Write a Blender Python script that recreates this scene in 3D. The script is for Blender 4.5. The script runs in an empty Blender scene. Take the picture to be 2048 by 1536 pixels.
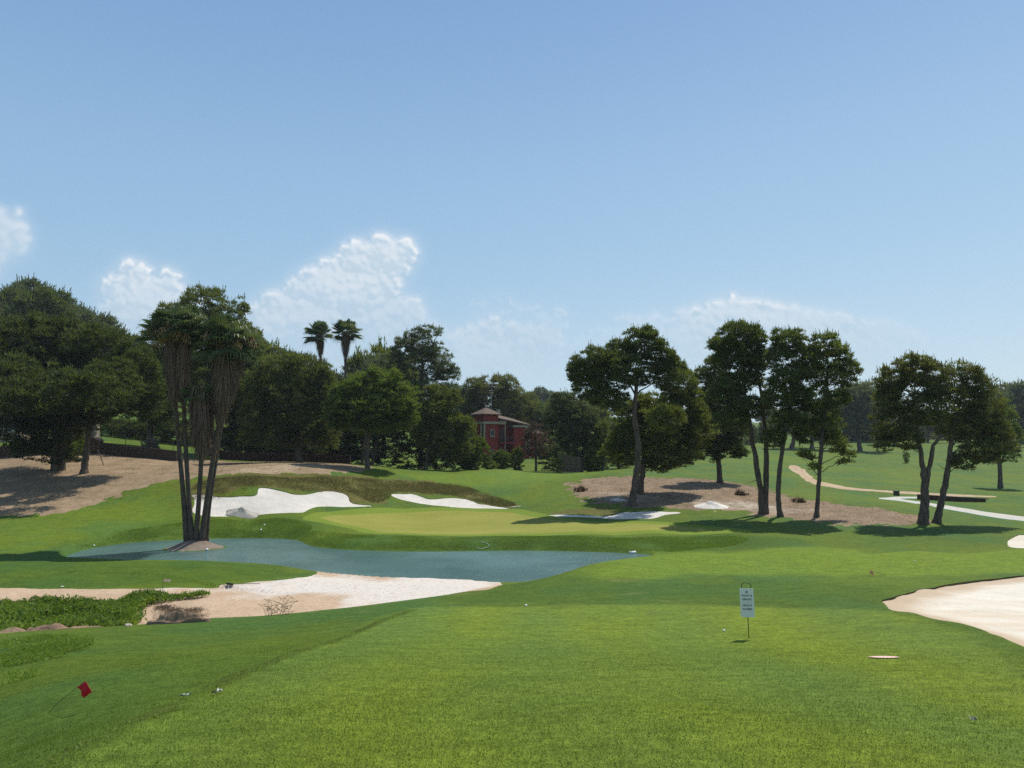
import bpy, math, random
import numpy as np
from mathutils import Vector, Matrix
random.seed(7); np.random.seed(7)
C = bpy.context.scene.collection
sc = bpy.context.scene
R = math.radians

# ------------------------------------------------------------------ camera, sky, sun, exposure
F = 1500.0; TH = math.atan(132.0 / F); CZ = 6.13          # focal length in photo pixels, upward pitch, eye height over the water
cam_d = bpy.data.cameras.new('camera'); cam = bpy.data.objects.new('camera', cam_d); C.objects.link(cam)
cam.location = (0, 0, CZ); cam.rotation_euler = (math.pi / 2 + TH, 0, 0)
cam_d.sensor_width = 36; cam_d.lens = 36 * F / 2048; cam_d.clip_start = 0.1; cam_d.clip_end = 6000
sc.camera = cam
SUN_EL, SUN_AZ = R(60), R(40)                              # azimuth clockwise from +Y
sun_d = bpy.data.lights.new('sun', 'SUN'); sun = bpy.data.objects.new('sun', sun_d); C.objects.link(sun)
sun_d.energy = 4.7; sun_d.angle = R(0.53); sun_d.color = (1, 0.95, 0.86)
sdir = Vector((math.sin(SUN_AZ) * math.cos(SUN_EL), math.cos(SUN_AZ) * math.cos(SUN_EL), math.sin(SUN_EL)))
sun.rotation_euler = sdir.to_track_quat('Z', 'Y').to_euler()
sc.view_settings.view_transform = 'Standard'; sc.view_settings.look = 'None'
sc.view_settings.exposure = 0.0; sc.view_settings.gamma = 1
sc.render.resolution_x = 1024; sc.render.resolution_y = 768
sc.cycles.max_bounces = 6; sc.cycles.diffuse_bounces = 2; sc.cycles.transparent_max_bounces = 6
sc.cycles.volume_bounces = 0; sc.cycles.use_denoising = False
SKY_STRENGTH = 0.10; VEIL = 0.9

class NT:
    """little node-tree builder"""
    def __init__(s, nt): s.nt = nt; s.n = nt.nodes; s.l = nt.links
    def new(s, t, **kw):
        nd = s.n.new(t)
        for k, v in kw.items(): setattr(nd, k, v)
        return nd
    def put(s, sock, v):
        if v is None: return
        if isinstance(v, bpy.types.NodeSocket): s.l.new(v, sock)
        else: sock.default_value = v
    def math(s, op, a, b=None, c=None, clamp=False):
        nd = s.new('ShaderNodeMath', operation=op, use_clamp=clamp)
        for i, v in enumerate((a, b, c)): s.put(nd.inputs[i], v)
        return nd.outputs[0]
    def mix(s, f, a, b, mode='MIX'):
        nd = s.new('ShaderNodeMix', data_type='RGBA', blend_type=mode)
        s.put(nd.inputs[0], f)
        for i, v in ((6, a), (7, b)):
            if isinstance(v, (tuple, list)): v = tuple(v) + (1,) * (4 - len(v))
            s.put(nd.inputs[i], v)
        return nd.outputs[2]
    def ss(s, x, a, b):
        nd = s.new('ShaderNodeMapRange', interpolation_type='SMOOTHSTEP')
        s.put(nd.inputs[0], x); s.put(nd.inputs[1], a); s.put(nd.inputs[2], b)
        return nd.outputs[0]
    def lin(s, x, a, b, c=0.0, d=1.0):
        nd = s.new('ShaderNodeMapRange'); s.put(nd.inputs[0], x)
        for i, v in enumerate((a, b, c, d)): s.put(nd.inputs[i + 1], v)
        return nd.outputs[0]
    def noise(s, vec, scale, detail=4, rough=0.55, dist=0.0, col=False):
        nd = s.new('ShaderNodeTexNoise'); s.put(nd.inputs['Vector'], vec)
        s.put(nd.inputs['Scale'], scale); s.put(nd.inputs['Detail'], detail); s.put(nd.inputs['Roughness'], rough); s.put(nd.inputs['Distortion'], dist)
        return nd.outputs[1 if col else 0]
    def scale(s, vec, x, y, z):
        nd = s.new('ShaderNodeMapping'); s.put(nd.inputs[0], vec); nd.inputs['Scale'].default_value = (x, y, z)
        return nd.outputs[0]
    def attr(s, name): return s.new('ShaderNodeAttribute', attribute_name=name).outputs['Fac']

# world: Nishita sky with far cumulus towers placed by direction
world = bpy.data.worlds.new('World'); sc.world = world; world.use_nodes = True
w = NT(world.node_tree); w.n.clear()
sky = w.new('ShaderNodeTexSky', sky_type='NISHITA'); sky.sun_disc = False
sky.sun_elevation = SUN_EL; sky.sun_rotation = SUN_AZ; sky.altitude = 50; sky.air_density = 1.0; sky.dust_density = 1.1; sky.ozone_density = 2.6
tc = w.new('ShaderNodeTexCoord'); sep = w.new('ShaderNodeSeparateXYZ'); w.l.new(tc.outputs['Generated'], sep.inputs[0])
yy = w.math('MAXIMUM', sep.outputs[1], 0.05)
U = w.math('DIVIDE', sep.outputs[0], yy); V = w.math('DIVIDE', sep.outputs[2], yy)
# far cumulus banks: piles of round puffs worked out here once, kept by direction (tangent of bearing, tangent of elevation)
def cloud_picture():
    rg = np.random.RandomState(11); W_, H_ = 1500, 340; S = .625          # grid over photo degrees: x from -180, y from 380 to 924
    def sstep_(x, a, b): q = np.clip((x - a) / (b - a), 0, 1); return q * q * (3 - 2 * q)
    def X_(px): return (px + 180) * S
    def Y_(py): return (py - 380) * S
    blobs = [(765, 505, 55, 42, 1), (800, 490, 26, 24, 1), (710, 515, 48, 38, 1), (660, 545, 50, 34, 1), (735, 560, 62, 44, .9), (690, 600, 80, 55, .75), (620, 590, 60, 50, .8), (545, 612, 42, 42, .9), (520, 640, 40, 40, .8),
      (790, 640, 55, 44, .7), (730, 660, 90, 50, .6), (830, 680, 60, 40, .5), (600, 680, 110, 70, .5), (245, 545, 32, 30, 1), (210, 570, 28, 34, .9), (235, 600, 42, 46, .85), (320, 562, 30, 28, .95), (310, 600, 50, 36, .85), (350, 620, 50, 40, .7),
      (270, 650, 90, 60, .6), (0, 425, 14, 26, .9), (-2, 470, 26, 32, .75), (-60, 470, 45, 70, .7), (1000, 668, 55, 34, .75), (950, 690, 60, 38, .75), (1070, 690, 60, 40, .65), (1110, 640, 40, 26, .3), (1005, 592, 26, 7, .55), (955, 606, 22, 8, .4), (1040, 620, 50, 18, .25),
      (900, 740, 160, 60, .4), (1480, 618, 48, 28, 1), (1430, 625, 40, 22, 1), (1550, 622, 40, 26, 1), (1600, 640, 36, 24, .95), (1400, 650, 70, 34, .6), (1310, 648, 60, 22, .5), (1250, 635, 30, 12, .4), (1690, 645, 46, 26, .65), (1740, 660, 40, 26, .5), (1640, 665, 60, 34, .8), (1540, 680, 160, 60, .7), (1780, 700, 90, 50, .35), (1860, 790, 300, 50, .3), (1300, 720, 160, 60, .3)]
    # height field of heaped puffs: each puff is a dome, its surface carries smaller domes, three sizes deep
    hf = np.zeros((H_, W_)); st_ = np.zeros((H_, W_)); cov = np.zeros((H_, W_))
    def dome(x, y, base_, r, k, asp=1.0):
        cx, cy, ax, ay = X_(x), Y_(y), r * S, r * S * asp
        x0, x1, y0, y1 = int(max(0, cx - ax)), int(min(W_, cx + ax + 2)), int(max(0, cy - ay)), int(min(H_, cy + ay + 2))
        if x0 >= x1 or y0 >= y1: return
        gy, gx = np.mgrid[y0:y1, x0:x1]; q = 1 - ((gx - cx) / ax) ** 2 - ((gy - cy) / ay) ** 2; m = q > 0; z = base_ + np.sqrt(np.maximum(q, 0)) * r
        v = hf[y0:y1, x0:x1]; v[m] = np.maximum(v[m], z[m]); c = st_[y0:y1, x0:x1]; c[m] = np.maximum(c[m], k); cov[y0:y1, x0:x1][m] = 1
    for (bx, by, rx, ry, k) in blobs:
        r = min(rx, ry)
        for q in range(int(10 + rx * ry * .010)):
            a = rg.uniform(0, 2 * math.pi); t = math.sqrt(rg.uniform(0, .9)); x, y = bx + rx * t * math.cos(a), by + ry * t * math.sin(a); r1 = r * rg.uniform(.32, .56) * (1.15 - .35 * t); h0_ = r * .8 * math.sqrt(1 - t * t * .95); dome(x, y, h0_, r1, k, .92)
            for _ in range(8):
                a2 = rg.uniform(0, 2 * math.pi); t2 = rg.uniform(.3, 1.0); r2 = r1 * rg.uniform(.28, .50); z2 = h0_ + r1 * math.sqrt(max(0, 1 - t2 * t2)) - r2 * .35; x2, y2 = x + r1 * t2 * math.cos(a2), y + r1 * t2 * math.sin(a2) * .92; dome(x2, y2, z2, r2, k)
                for _ in range(2):
                    a3 = rg.uniform(0, 2 * math.pi); dome(x2 + r2 * .8 * math.cos(a3), y2 + r2 * .8 * math.sin(a3), z2 + r2 * .2, r2 * rg.uniform(.3, .5), k)
    def blur(a, n):
        for _ in range(n):
            a = (np.roll(a, 1, 0) + 2 * a + np.roll(a, -1, 0)) / 4; a = (np.roll(a, 1, 1) + 2 * a + np.roll(a, -1, 1)) / 4
        return a
    h1_ = blur(hf, 4); gy, gx = np.gradient(h1_); nz = 1 / np.sqrt(1 + (gx * .9) ** 2 + (gy * .9) ** 2)
    lit = np.clip((-gx * .45 + gy * .85) * .9 * nz * .5 + .42 + .1 * (nz - .5), 0, 1)      # rows run downwards: light from the upper right
    h2_ = blur(hf, 14); cav = np.clip((h1_ - h2_) / 9 + .5, 0, 1)
    wide = blur(cov, 70); rim = np.clip(1.9 - wide * 1.9, 0, 1)
    row = np.arange(H_)[:, None] / H_; low = np.clip(1.42 - 1.25 * row, .42, 1)
    lum = np.clip(sstep_(lit, .34, .74) * .7 + sstep_(cav, .25, .95) * .4, 0, 1) * (.50 + .50 * rim) * np.clip(1.5 - 1.5 * row, .15, 1)
    soft_ = np.clip(blur(st_, 10), 0, 1); a = blur(cov, 3) ** 1.2 * soft_ * (.66 + .34 * lum) * low * 1.12
    big = blur(cov * st_, 160); a = np.maximum(a, big * 1.0 * low)
    edge_fade = np.clip(np.minimum(np.arange(H_)[:, None] / 12, (H_ - np.arange(H_)[:, None]) / 60), 0, 1) * np.clip(np.minimum(np.arange(W_) / 60, (W_ - np.arange(W_)) / 60), 0, 1)
    a = np.clip(a * edge_fade, 0, 1); lum = np.clip(blur(lum, 1), 0, 1); e_ = int(X_(110)); a[:, :e_] = blur(a, 14)[:, :e_]; lum[:, :e_] = blur(lum, 10)[:, :e_]
    px_ = np.zeros((H_, W_, 4), np.float32); px_[..., 0] = a[::-1]; px_[..., 1] = lum[::-1]; px_[..., 3] = 1
    im = bpy.data.images.new('cumulus_field', W_, H_, float_buffer=True, is_data=True); im.pixels.foreach_set(px_.ravel()); im.pack()
    return im, W_ / S, H_ / S
cim, cw_, ch_ = cloud_picture()
uu = w.math('DIVIDE', w.math('ADD', w.math('MULTIPLY', U, 1500 / .9865), 1024 + 180), cw_)
vv = w.math('DIVIDE', w.math('ADD', w.math('MULTIPLY', V, 1500 * 1.005), 24), ch_)
cc = w.new('ShaderNodeCombineXYZ'); w.put(cc.inputs[0], uu); w.put(cc.inputs[1], vv)
it = w.new('ShaderNodeTexImage', interpolation='Cubic', extension='CLIP'); it.image = cim; w.l.new(cc.outputs[0], it.inputs[0])
cs = w.new('ShaderNodeSeparateColor'); w.l.new(it.outputs[0], cs.inputs[0])
front = w.ss(sep.outputs[1], .1, .3)
cov = w.math('MULTIPLY', cs.outputs[0], front)
# clear-sky colour: the Nishita sky veiled by summer haze that whitens towards the horizon
el = w.math('MAXIMUM', sep.outputs[2], 0.0)
veil = w.mix(w.ss(el, -.02, 0.30), (.53, .71, .82), (.320, .535, .765)); veil = w.mix(w.ss(el, .22, .62), veil, (.175, .345, .635))
veil = w.mix(w.ss(sep.outputs[0], -.9, .9), veil, w.mix(1.0, veil, (1.32, 1.2, 1.12), 'MULTIPLY'))
k_ = 1.0 / SKY_STRENGTH
vs_ = w.new('ShaderNodeVectorMath', operation='SCALE'); w.l.new(veil, vs_.inputs[0]); vs_.inputs['Scale'].default_value = k_
base_sky = w.mix(w.math('MULTIPLY', w.ss(el, 1.0, .5), VEIL), sky.outputs[0], vs_.outputs[0])
ccol = w.mix(cs.outputs[1], tuple(v * k_ for v in (.52, .66, .78)), tuple(v * k_ for v in (.93, .95, .97)))
skyc = w.mix(cov, base_sky, ccol)
bg = w.new('ShaderNodeBackground'); w.l.new(skyc, bg.inputs[0]); bg.inputs[1].default_value = SKY_STRENGTH
wo = w.new('ShaderNodeOutputWorld'); w.l.new(bg.outputs[0], wo.inputs[0])

# ------------------------------------------------------------------ helpers
ct, st = math.cos(TH), math.sin(TH)
def P(px, py, Y):
    a, b = (px - 1024) / F, (768 - py) / F
    t = Y / (ct - b * st)
    return np.array((a * t, Y, CZ + t * (st + b * ct)))
def PZ(px, Y, z):
    k = (z - CZ) / Y; b = (k * ct - st) / (ct + k * st)
    return np.array(((px - 1024) / F * Y / (ct - b * st), Y, z))
def onz(px, py, z=0.0):
    a, b = (px - 1024) / F, (768 - py) / F
    t = (z - CZ) / (st + b * ct)
    return np.array((a * t, (ct - b * st) * t, z))

def tag(o, label=None, cat=None, group=None, kind=None):
    for k, v in (('label', label), ('category', cat), ('group', group), ('kind', kind)):
        if v: o[k] = v
    return o
def raw_mesh(name, V, F_, mat=None, smooth=True, attrs=None):
    """V (n,3); F_ (m,3) or (m,4) array of indices"""
    V = np.asarray(V, np.float32); F_ = np.asarray(F_, np.int32); k = F_.shape[1]
    me = bpy.data.meshes.new(name)
    me.vertices.add(len(V)); me.vertices.foreach_set('co', V.ravel())
    me.loops.add(F_.size); me.loops.foreach_set('vertex_index', F_.ravel())
    me.polygons.add(len(F_)); me.polygons.foreach_set('loop_start', np.arange(0, F_.size, k, dtype=np.int32))
    me.polygons.foreach_set('use_smooth', np.full(len(F_), smooth))
    for nm, a in (attrs or {}).items():
        at = me.attributes.new(nm, 'FLOAT', 'POINT'); at.data.foreach_set('value', np.asarray(a, np.float32))
    me.update(calc_edges=True)
    if mat: me.materials.append(mat)
    return me
def link(name, me, parent=None, loc=None):
    o = bpy.data.objects.new(name, me); C.objects.link(o)
    if parent: o.parent = parent
    if loc is not None: o.location = [float(v) for v in loc]
    return o
def empty(name, loc, label, cat, group=None, rz=0, kind=None):
    o = bpy.data.objects.new(name, None); C.objects.link(o)
    o.location = [float(v) for v in loc]; o.rotation_euler = (0, 0, rz); o.empty_display_size = .2
    return tag(o, label, cat, group, kind)

class MB:
    def __init__(s): s.v = []; s.f = []
    def add(s, vs, fs):
        k = len(s.v); s.v += [tuple(map(float, v)) for v in vs]; s.f += [tuple(i + k for i in f) for f in fs]; return s
    def box(s, x0, x1, y0, y1, z0, z1):
        return s.add([(x0, y0, z0), (x1, y0, z0), (x1, y1, z0), (x0, y1, z0), (x0, y0, z1), (x1, y0, z1), (x1, y1, z1), (x0, y1, z1)],
                     [(0, 3, 2, 1), (4, 5, 6, 7), (0, 1, 5, 4), (1, 2, 6, 5), (2, 3, 7, 6), (3, 0, 4, 7)])
    def tube(s, pts, rad, n=8, cap=True):
        pts = [np.array(p, float) for p in pts]; m = len(pts)
        if np.isscalar(rad): rad = [rad] * m
        k = len(s.v)
        for i, p in enumerate(pts):
            d = pts[min(i + 1, m - 1)] - pts[max(i - 1, 0)]; d /= (np.linalg.norm(d) + 1e-9)
            u = np.cross(d, (0, 1, 0) if abs(d[1]) < .9 else (1, 0, 0)); u /= np.linalg.norm(u); v = np.cross(d, u)
            for j in range(n):
                a = 2 * math.pi * j / n; s.v.append(tuple(p + rad[i] * (math.cos(a) * u + math.sin(a) * v)))
        for i in range(m - 1):
            for j in range(n):
                a, b = k + i * n + j, k + i * n + (j + 1) % n; s.f.append((a, b, b + n, a + n))
        if cap: s.f.append(tuple(k + j for j in range(n))[::-1]); s.f.append(tuple(k + (m - 1) * n + j for j in range(n)))
        return s
    def build(s, name, mat, parent=None, smooth=False, loc=None):
        me = bpy.data.meshes.new(name); me.from_pydata(s.v, [], s.f); me.update()
        if smooth: me.polygons.foreach_set('use_smooth', [True] * len(me.polygons))
        me.materials.append(mat)
        return link(name, me, parent, loc)

def vnoise(x, y, seed=0):
    """2D value noise in [-1,1]"""
    xi, yi = np.floor(x).astype(np.int64), np.floor(y).astype(np.int64); fx, fy = x - xi, y - yi
    fx, fy = fx * fx * (3 - 2 * fx), fy * fy * (3 - 2 * fy)
    def hsh(a, b):
        h = (a * 374761393 + b * 668265263 + seed * 974711) & 0xffffffff
        h = ((h ^ (h >> 13)) * 1274126177) & 0xffffffff
        return ((h ^ (h >> 16)) & 0xffff) / 32767.5 - 1
    return (hsh(xi, yi) * (1 - fx) + hsh(xi + 1, yi) * fx) * (1 - fy) + (hsh(xi, yi + 1) * (1 - fx) + hsh(xi + 1, yi + 1) * fx) * fy
def fbm(x, y, o=4, seed=0):
    s = 0; a = 1
    for i in range(o): s = s + a * vnoise(x * 2 ** i, y * 2 ** i, seed + i); a *= .5
    return s
def sstep(x, a, b):
    t = np.clip((x - a) / (b - a), 0, 1); return t * t * (3 - 2 * t)

# ------------------------------------------------------------------ materials
def mat_new(name):
    m = bpy.data.materials.new(name); m.use_nodes = True; t = NT(m.node_tree); t.n.clear()
    out = t.new('ShaderNodeOutputMaterial'); return m, t, out
def principled(t, out, col, rough=0.8, bump=None, bstr=0.3, bdist=0.02, spec=0.3, **kw):
    b = t.new('ShaderNodeBsdfPrincipled')
    if isinstance(col, (tuple, list)): col = tuple(col) + (1,) * (4 - len(col))
    t.put(b.inputs['Base Color'], col); t.put(b.inputs['Roughness'], rough); b.inputs['Specular IOR Level'].default_value = spec
    if bump is not None:
        bp = t.new('ShaderNodeBump'); t.put(bp.inputs['Height'], bump); bp.inputs['Strength'].default_value = bstr; bp.inputs['Distance'].default_value = bdist
        t.l.new(bp.outputs[0], b.inputs['Normal'])
    for k, v in kw.items(): t.put(b.inputs[k], v)
    t.l.new(b.outputs[0], out.inputs[0]); return b
def coords(t): return t.new('ShaderNodeNewGeometry').outputs['Position']
def simple(name, col, rough=.7, var=.25, scale=3.0, metal=0.0, bstr=.2):
    m, t, o = mat_new(name); p = t.new('ShaderNodeTexCoord').outputs['Object']
    n = t.noise(p, scale, 5, .6)
    c = t.mix(t.lin(n, .3, .7), tuple(v * (1 - var) for v in col), tuple(min(1, v * (1 + var)) for v in col))
    principled(t, o, c, rough, bump=t.noise(p, scale * 6, 3), bstr=bstr, Metallic=metal); return m

def grass_material():
    m, t, o = mat_new('grass'); p = coords(t)
    big = t.noise(p, .11, 3, .5); mid = t.noise(p, .7, 4, .6); pat = t.noise(t.scale(p, 1, .45, 1), .33, 3, .55)
    fine = t.noise(p, 9, 3, .65); blade = t.noise(t.scale(p, 1.3, .8, 1), 75, 3, .75)
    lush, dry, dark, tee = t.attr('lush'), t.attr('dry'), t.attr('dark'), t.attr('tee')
    sx = t.new('ShaderNodeSeparateXYZ'); t.put(sx.inputs[0], p); wob = t.math('MULTIPLY', t.math('SUBTRACT', big, .5), 3.0)
    strp = t.math('MULTIPLY_ADD', t.math('SINE', t.math('MULTIPLY', t.math('ADD', sx.outputs[0], wob), 2.3)), .5, .5)
    base = t.mix(t.lin(mid, .3, .7), (.068, .112, .018), (.098, .144, .019))
    base = t.mix(t.ss(pat, .42, .62), base, (.060, .122, .028))
    base = t.mix(t.math('MULTIPLY', t.ss(big, .45, .62), .6), base, (.110, .155, .013))
    base = t.mix(t.math('MULTIPLY', tee, .8), base, t.mix(t.math('MULTIPLY_ADD', strp, .55, t.math('MULTIPLY', t.ss(pat, .38, .62), .45)), (.156, .214, .022), (.112, .176, .034)))
    base = t.mix(lush, base, (.135, .205, .022))
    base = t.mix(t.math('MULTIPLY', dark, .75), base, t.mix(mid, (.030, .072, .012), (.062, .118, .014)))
    dn = t.ss(t.math('ADD', dry, t.math('MULTIPLY', t.math('SUBTRACT', mid, .5), .9)), .25, .75)
    base = t.mix(dn, base, t.mix(t.lin(t.noise(t.scale(p, 1, 1, .35), 1.8, 4, .65), .3, .7), (.072, .070, .020), (.130, .125, .038)))
    worn = t.math('MULTIPLY', t.ss(t.noise(p, .45, 5, .7, .6), .60, .72), .45)
    base = t.mix(worn, base, (.150, .160, .055))
    st1 = t.noise(t.scale(p, .9, 2.2, 1), 1.7, 5, .7); base = t.mix(.5, base, t.mix(t.lin(st1, .32, .68), (.58, .62, .5), (1.4, 1.35, 1.3)), 'MULTIPLY')
    base = t.mix(.38, base, t.mix(t.lin(fine, .3, .72), (.28, .28, .25), (1.7, 1.6, 1.5)), 'MULTIPLY')
    base = t.mix(.48, base, t.mix(t.lin(blade, .33, .68), (.34, .38, .28), (1.95, 1.85, 1.8)), 'MULTIPLY')
    hgt = t.math('ADD', t.math('MULTIPLY', blade, .5), t.math('MULTIPLY', fine, .9))
    principled(t, o, base, .75, bump=hgt, bstr=.75, bdist=.035, spec=.06); return m
def green_material():
    m, t, o = mat_new('putting_green_turf'); p = coords(t)
    fr = t.attr('fringe'); n = t.noise(t.scale(p, .4, 1, 1), .6, 5, .65); f = t.noise(p, 6, 3, .7)
    c = t.mix(t.lin(n, .3, .7), (.200, .215, .040), (.265, .255, .062))
    c = t.mix(t.ss(t.math('ADD', fr, t.math('MULTIPLY', t.math('SUBTRACT', n, .5), .25)), -1.35, -1.1), c, (.150, .205, .028))
    c = t.mix(.25, c, t.mix(t.lin(f, .3, .7), (.5, .5, .5), (1.5, 1.5, 1.4)), 'MULTIPLY')
    principled(t, o, c, .8, bump=f, bstr=.3, bdist=.02, spec=.05); return m
def sand_material(name, a, b, stain, amt=.4, bs=.5, rim=False):
    m, t, o = mat_new(name); p = coords(t)
    n = t.noise(p, .9, 6, .65, .3); n2 = t.noise(t.scale(p, .5, 1.5, 1), .35, 5, .6); f = t.noise(p, 14, 4, .7)
    tr = t.new('ShaderNodeTexWave'); t.put(tr.inputs[0], p); tr.inputs['Scale'].default_value = 1.6; tr.inputs['Distortion'].default_value = 9; tr.inputs['Detail'].default_value = 4
    c = t.mix(t.lin(n, .3, .7), a, b)
    c = t.mix(t.math('MULTIPLY', t.ss(n2, .48, .68), amt), c, stain)
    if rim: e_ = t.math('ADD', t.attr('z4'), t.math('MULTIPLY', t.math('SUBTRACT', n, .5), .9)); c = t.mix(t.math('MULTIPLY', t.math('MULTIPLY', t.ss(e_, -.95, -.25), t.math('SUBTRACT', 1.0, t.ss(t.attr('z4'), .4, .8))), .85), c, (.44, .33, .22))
    fp = t.ss(t.noise(t.scale(p, 1, .8, 1), 2.6, 4, .65), .58, .66); c = t.mix(t.math('MULTIPLY', fp, .35), c, tuple(v * .72 for v in a))
    c = t.mix(.2, c, t.mix(t.lin(f, .3, .7), (.55, .53, .5), (1.35, 1.35, 1.35)), 'MULTIPLY')
    hh = t.math('ADD', t.math('MULTIPLY', f, .25), t.math('ADD', t.math('MULTIPLY', n, .8), t.math('MULTIPLY', tr.outputs[1], .12)))
    principled(t, o, c, .95, bump=hh, bstr=bs, bdist=.12, spec=.1); return m
def dirt_material(name, a, b, white, wmin=.5, tracks=0):
    m, t, o = mat_new(name); p = coords(t)
    n = t.noise(p, .6, 6, .7); n2 = t.noise(p, .22, 4, .55, .5); f = t.noise(p, 9, 4, .7); dn = t.noise(p, 3.2, 4, .7)
    wh = t.attr('white')
    c = t.mix(t.lin(n, .3, .7), a, b)
    c = t.mix(t.ss(t.math('ADD', t.math('MULTIPLY', wh, .9), t.math('MULTIPLY', t.math('SUBTRACT', n, .5), .9)), .12, .88), c, white)
    c = t.mix(t.math('MULTIPLY', t.ss(dn, .56, .66), .45), c, tuple(v * .55 for v in a))
    if name != 'sandy_shore': c = t.mix(t.math('MULTIPLY', t.ss(t.noise(p, .5, 5, .7, .8), .56, .66), .5), c, (.085, .095, .030))
    c = t.mix(.35, c, t.mix(t.lin(f, .3, .7), (.5, .48, .46), (1.5, 1.5, 1.5)), 'MULTIPLY')
    hh = t.math('ADD', t.math('MULTIPLY', f, .25), t.math('ADD', n, t.math('MULTIPLY', dn, .4)))
    principled(t, o, c, .95, bump=hh, bstr=.7, bdist=.12, spec=.1); return m
def foliage_material(name, a, b, trans=.3, rough=.6):
    m, t, o = mat_new(name); tint = t.attr('tint')
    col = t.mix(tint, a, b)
    pr = t.new('ShaderNodeBsdfPrincipled'); t.put(pr.inputs['Base Color'], col); pr.inputs['Roughness'].default_value = rough; pr.inputs['Specular IOR Level'].default_value = .25
    tr = t.new('ShaderNodeBsdfTranslucent'); t.put(tr.inputs[0], t.mix(.5, col, (b[0] * 1.5, b[1] * 1.4, b[2] * .7)))
    mx = t.new('ShaderNodeMixShader'); mx.inputs[0].default_value = trans
    t.l.new(pr.outputs[0], mx.inputs[1]); t.l.new(tr.outputs[0], mx.inputs[2]); t.l.new(mx.outputs[0], o.inputs[0]); return m
def bark_material(name, a, b, sc_=6):
    m, t, o = mat_new(name); p = t.new('ShaderNodeTexCoord').outputs['Object']
    n = t.noise(t.scale(p, 1, 1, .25), sc_, 5, .7)
    principled(t, o, t.mix(t.lin(n, .35, .65), a, b), .9, bump=n, bstr=.9, bdist=.06, spec=.15); return m

M = {
 'grass': grass_material(), 'green': green_material(),
 'sand': sand_material('bunker_sand', (.52, .49, .43), (.64, .61, .55), (.44, .40, .33), .3),
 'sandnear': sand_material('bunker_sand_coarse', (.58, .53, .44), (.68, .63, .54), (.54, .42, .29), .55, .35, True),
 'dirt': dirt_material('bare_earth', (.170, .120, .080), (.31, .225, .150), (.58, .52, .44)),
 'track': dirt_material('sandy_track', (.36, .26, .16), (.50, .38, .26), (.62, .56, .46)),
 'road': dirt_material('road_earth', (.205, .145, .090), (.34, .25, .16), (.52, .42, .31)),
 'shore': dirt_material('sandy_shore', (.40, .29, .19), (.50, .37, .26), (.58, .53, .47)),
 'concrete': simple('pale_concrete', (.47, .44, .38), .9, .1),
 'pine': foliage_material('pine_needles', (.030, .050, .014), (.150, .185, .036), 0.42),
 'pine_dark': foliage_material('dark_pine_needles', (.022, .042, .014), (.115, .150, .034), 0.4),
 'pine_bright': foliage_material('fresh_pine_needles', (.034, .066, .014), (.155, .220, .036), 0.42),
 'pine_blue': foliage_material('blue_green_needles', (.034, .054, .028), (.135, .170, .075), 0.38),
 'pine_brown': foliage_material('olive_needles', (.045, .058, .018), (.165, .185, .050), 0.42),
 'dead': foliage_material('dead_needles', (.075, .042, .024), (.125, .080, .045), .2),
 'hedge': foliage_material('hedge_leaves', (.040, .078, .012), (.150, .210, .030), 0.35),
 'weed': foliage_material('weed_leaves', (.060, .120, .014), (.180, .270, .034), 0.4),
 'silver': foliage_material('silver_leaves', (.080, .095, .070), (.190, .205, .160), .2),
 'palm': foliage_material('palm_fronds', (.030, .058, .022), (.130, .180, .070), .3, .35),
 'straw': foliage_material('dry_palm_fronds', (.080, .052, .034), (.270, .185, .118), 0.2),
 'seed': foliage_material('palm_flowers', (.30, .17, .08), (.55, .38, .20), 0.3),
 'bark': bark_material('pine_bark', (.050, .038, .030), (.150, .118, .092)),
 'palmbark': bark_material('palm_bark', (.050, .040, .030), (.125, .098, .075), 9),
 'palmstub': bark_material('palm_bark_with_leaf_stubs', (.045, .035, .026), (.30, .25, .19), 16),
}

# ------------------------------------------------------------------ terrain: heights known at these places, smoothly interpolated between
def warp2(x, y):
    r = np.sqrt(x * x + y * y) + 1e-6; k = np.log1p(r / 10.0) / r
    return x * k, y * k
CP = []
def cp(px, *rows):                                       # rows of (py, Y)
    for py, Y in rows: CP.append(P(px, py, Y))
def cz(px, *rows):                                       # rows of (Y, z)
    for Y, z in rows: CP.append(PZ(px, Y, z))
for a in [(0, 0, 4.43), (-3, 0, 4.15), (3, 0, 4.43), (0, -6, 4.4), (-9, -5, 3.4), (9, -5, 4.3), (-16, 2, 2.3), (16, 2, 3.9), (0, -30, 4), (-35, -25, 2), (35, -25, 3.5),
          (0, 1.8, 4.42), (-1.4, 2, 4.35), (2, 2, 4.43), (-30, 5, 1.2), (30, 8, 3.2), (0, -90, 5), (-90, -60, 5), (90, -60, 5), (-90, 20, 3), (90, 20, 4), (-300, 0, 20), (300, 0, 15), (0, -300, 15), (-600, -600, 30), (600, -600, 30)]:
    CP.append(np.array(a, float))
cp(0, (1536, 4.4), (1400, 7.9), (1320, 12.3), (1265, 19)); cz(0, (23, .55), (26, .12), (31, .16), (33, .17), (36.5, .34), (40.5, .22)); cp(0, (1090, 45.5), (1060, 50), (1033, 56), (990, 62), (945, 71), (922, 79)); cz(0, (81.5, 6.0), (100, 7.6), (125, 13), (150, 24), (250, 42), (500, 55))
cp(200, (1536, 4.25), (1400, 7.1), (1320, 10.8), (1255, 19.5)); cz(200, (24, .35), (27, .08), (31, .18), (33, .16), (36.5, .3), (40.5, .15)); cp(200, (1060, 51), (1010, 60), (945, 70), (924, 79)); cz(200, (81.5, 5.9), (100, 7.4), (150, 18), (250, 30), (500, 45))
cp(420, (1536, 4.15), (1400, 6.6), (1320, 9.8), (1270, 15), (1238, 20.5)); cz(420, (25, .5), (30, .35), (33, .2), (37, .3), (40, .12))
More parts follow.
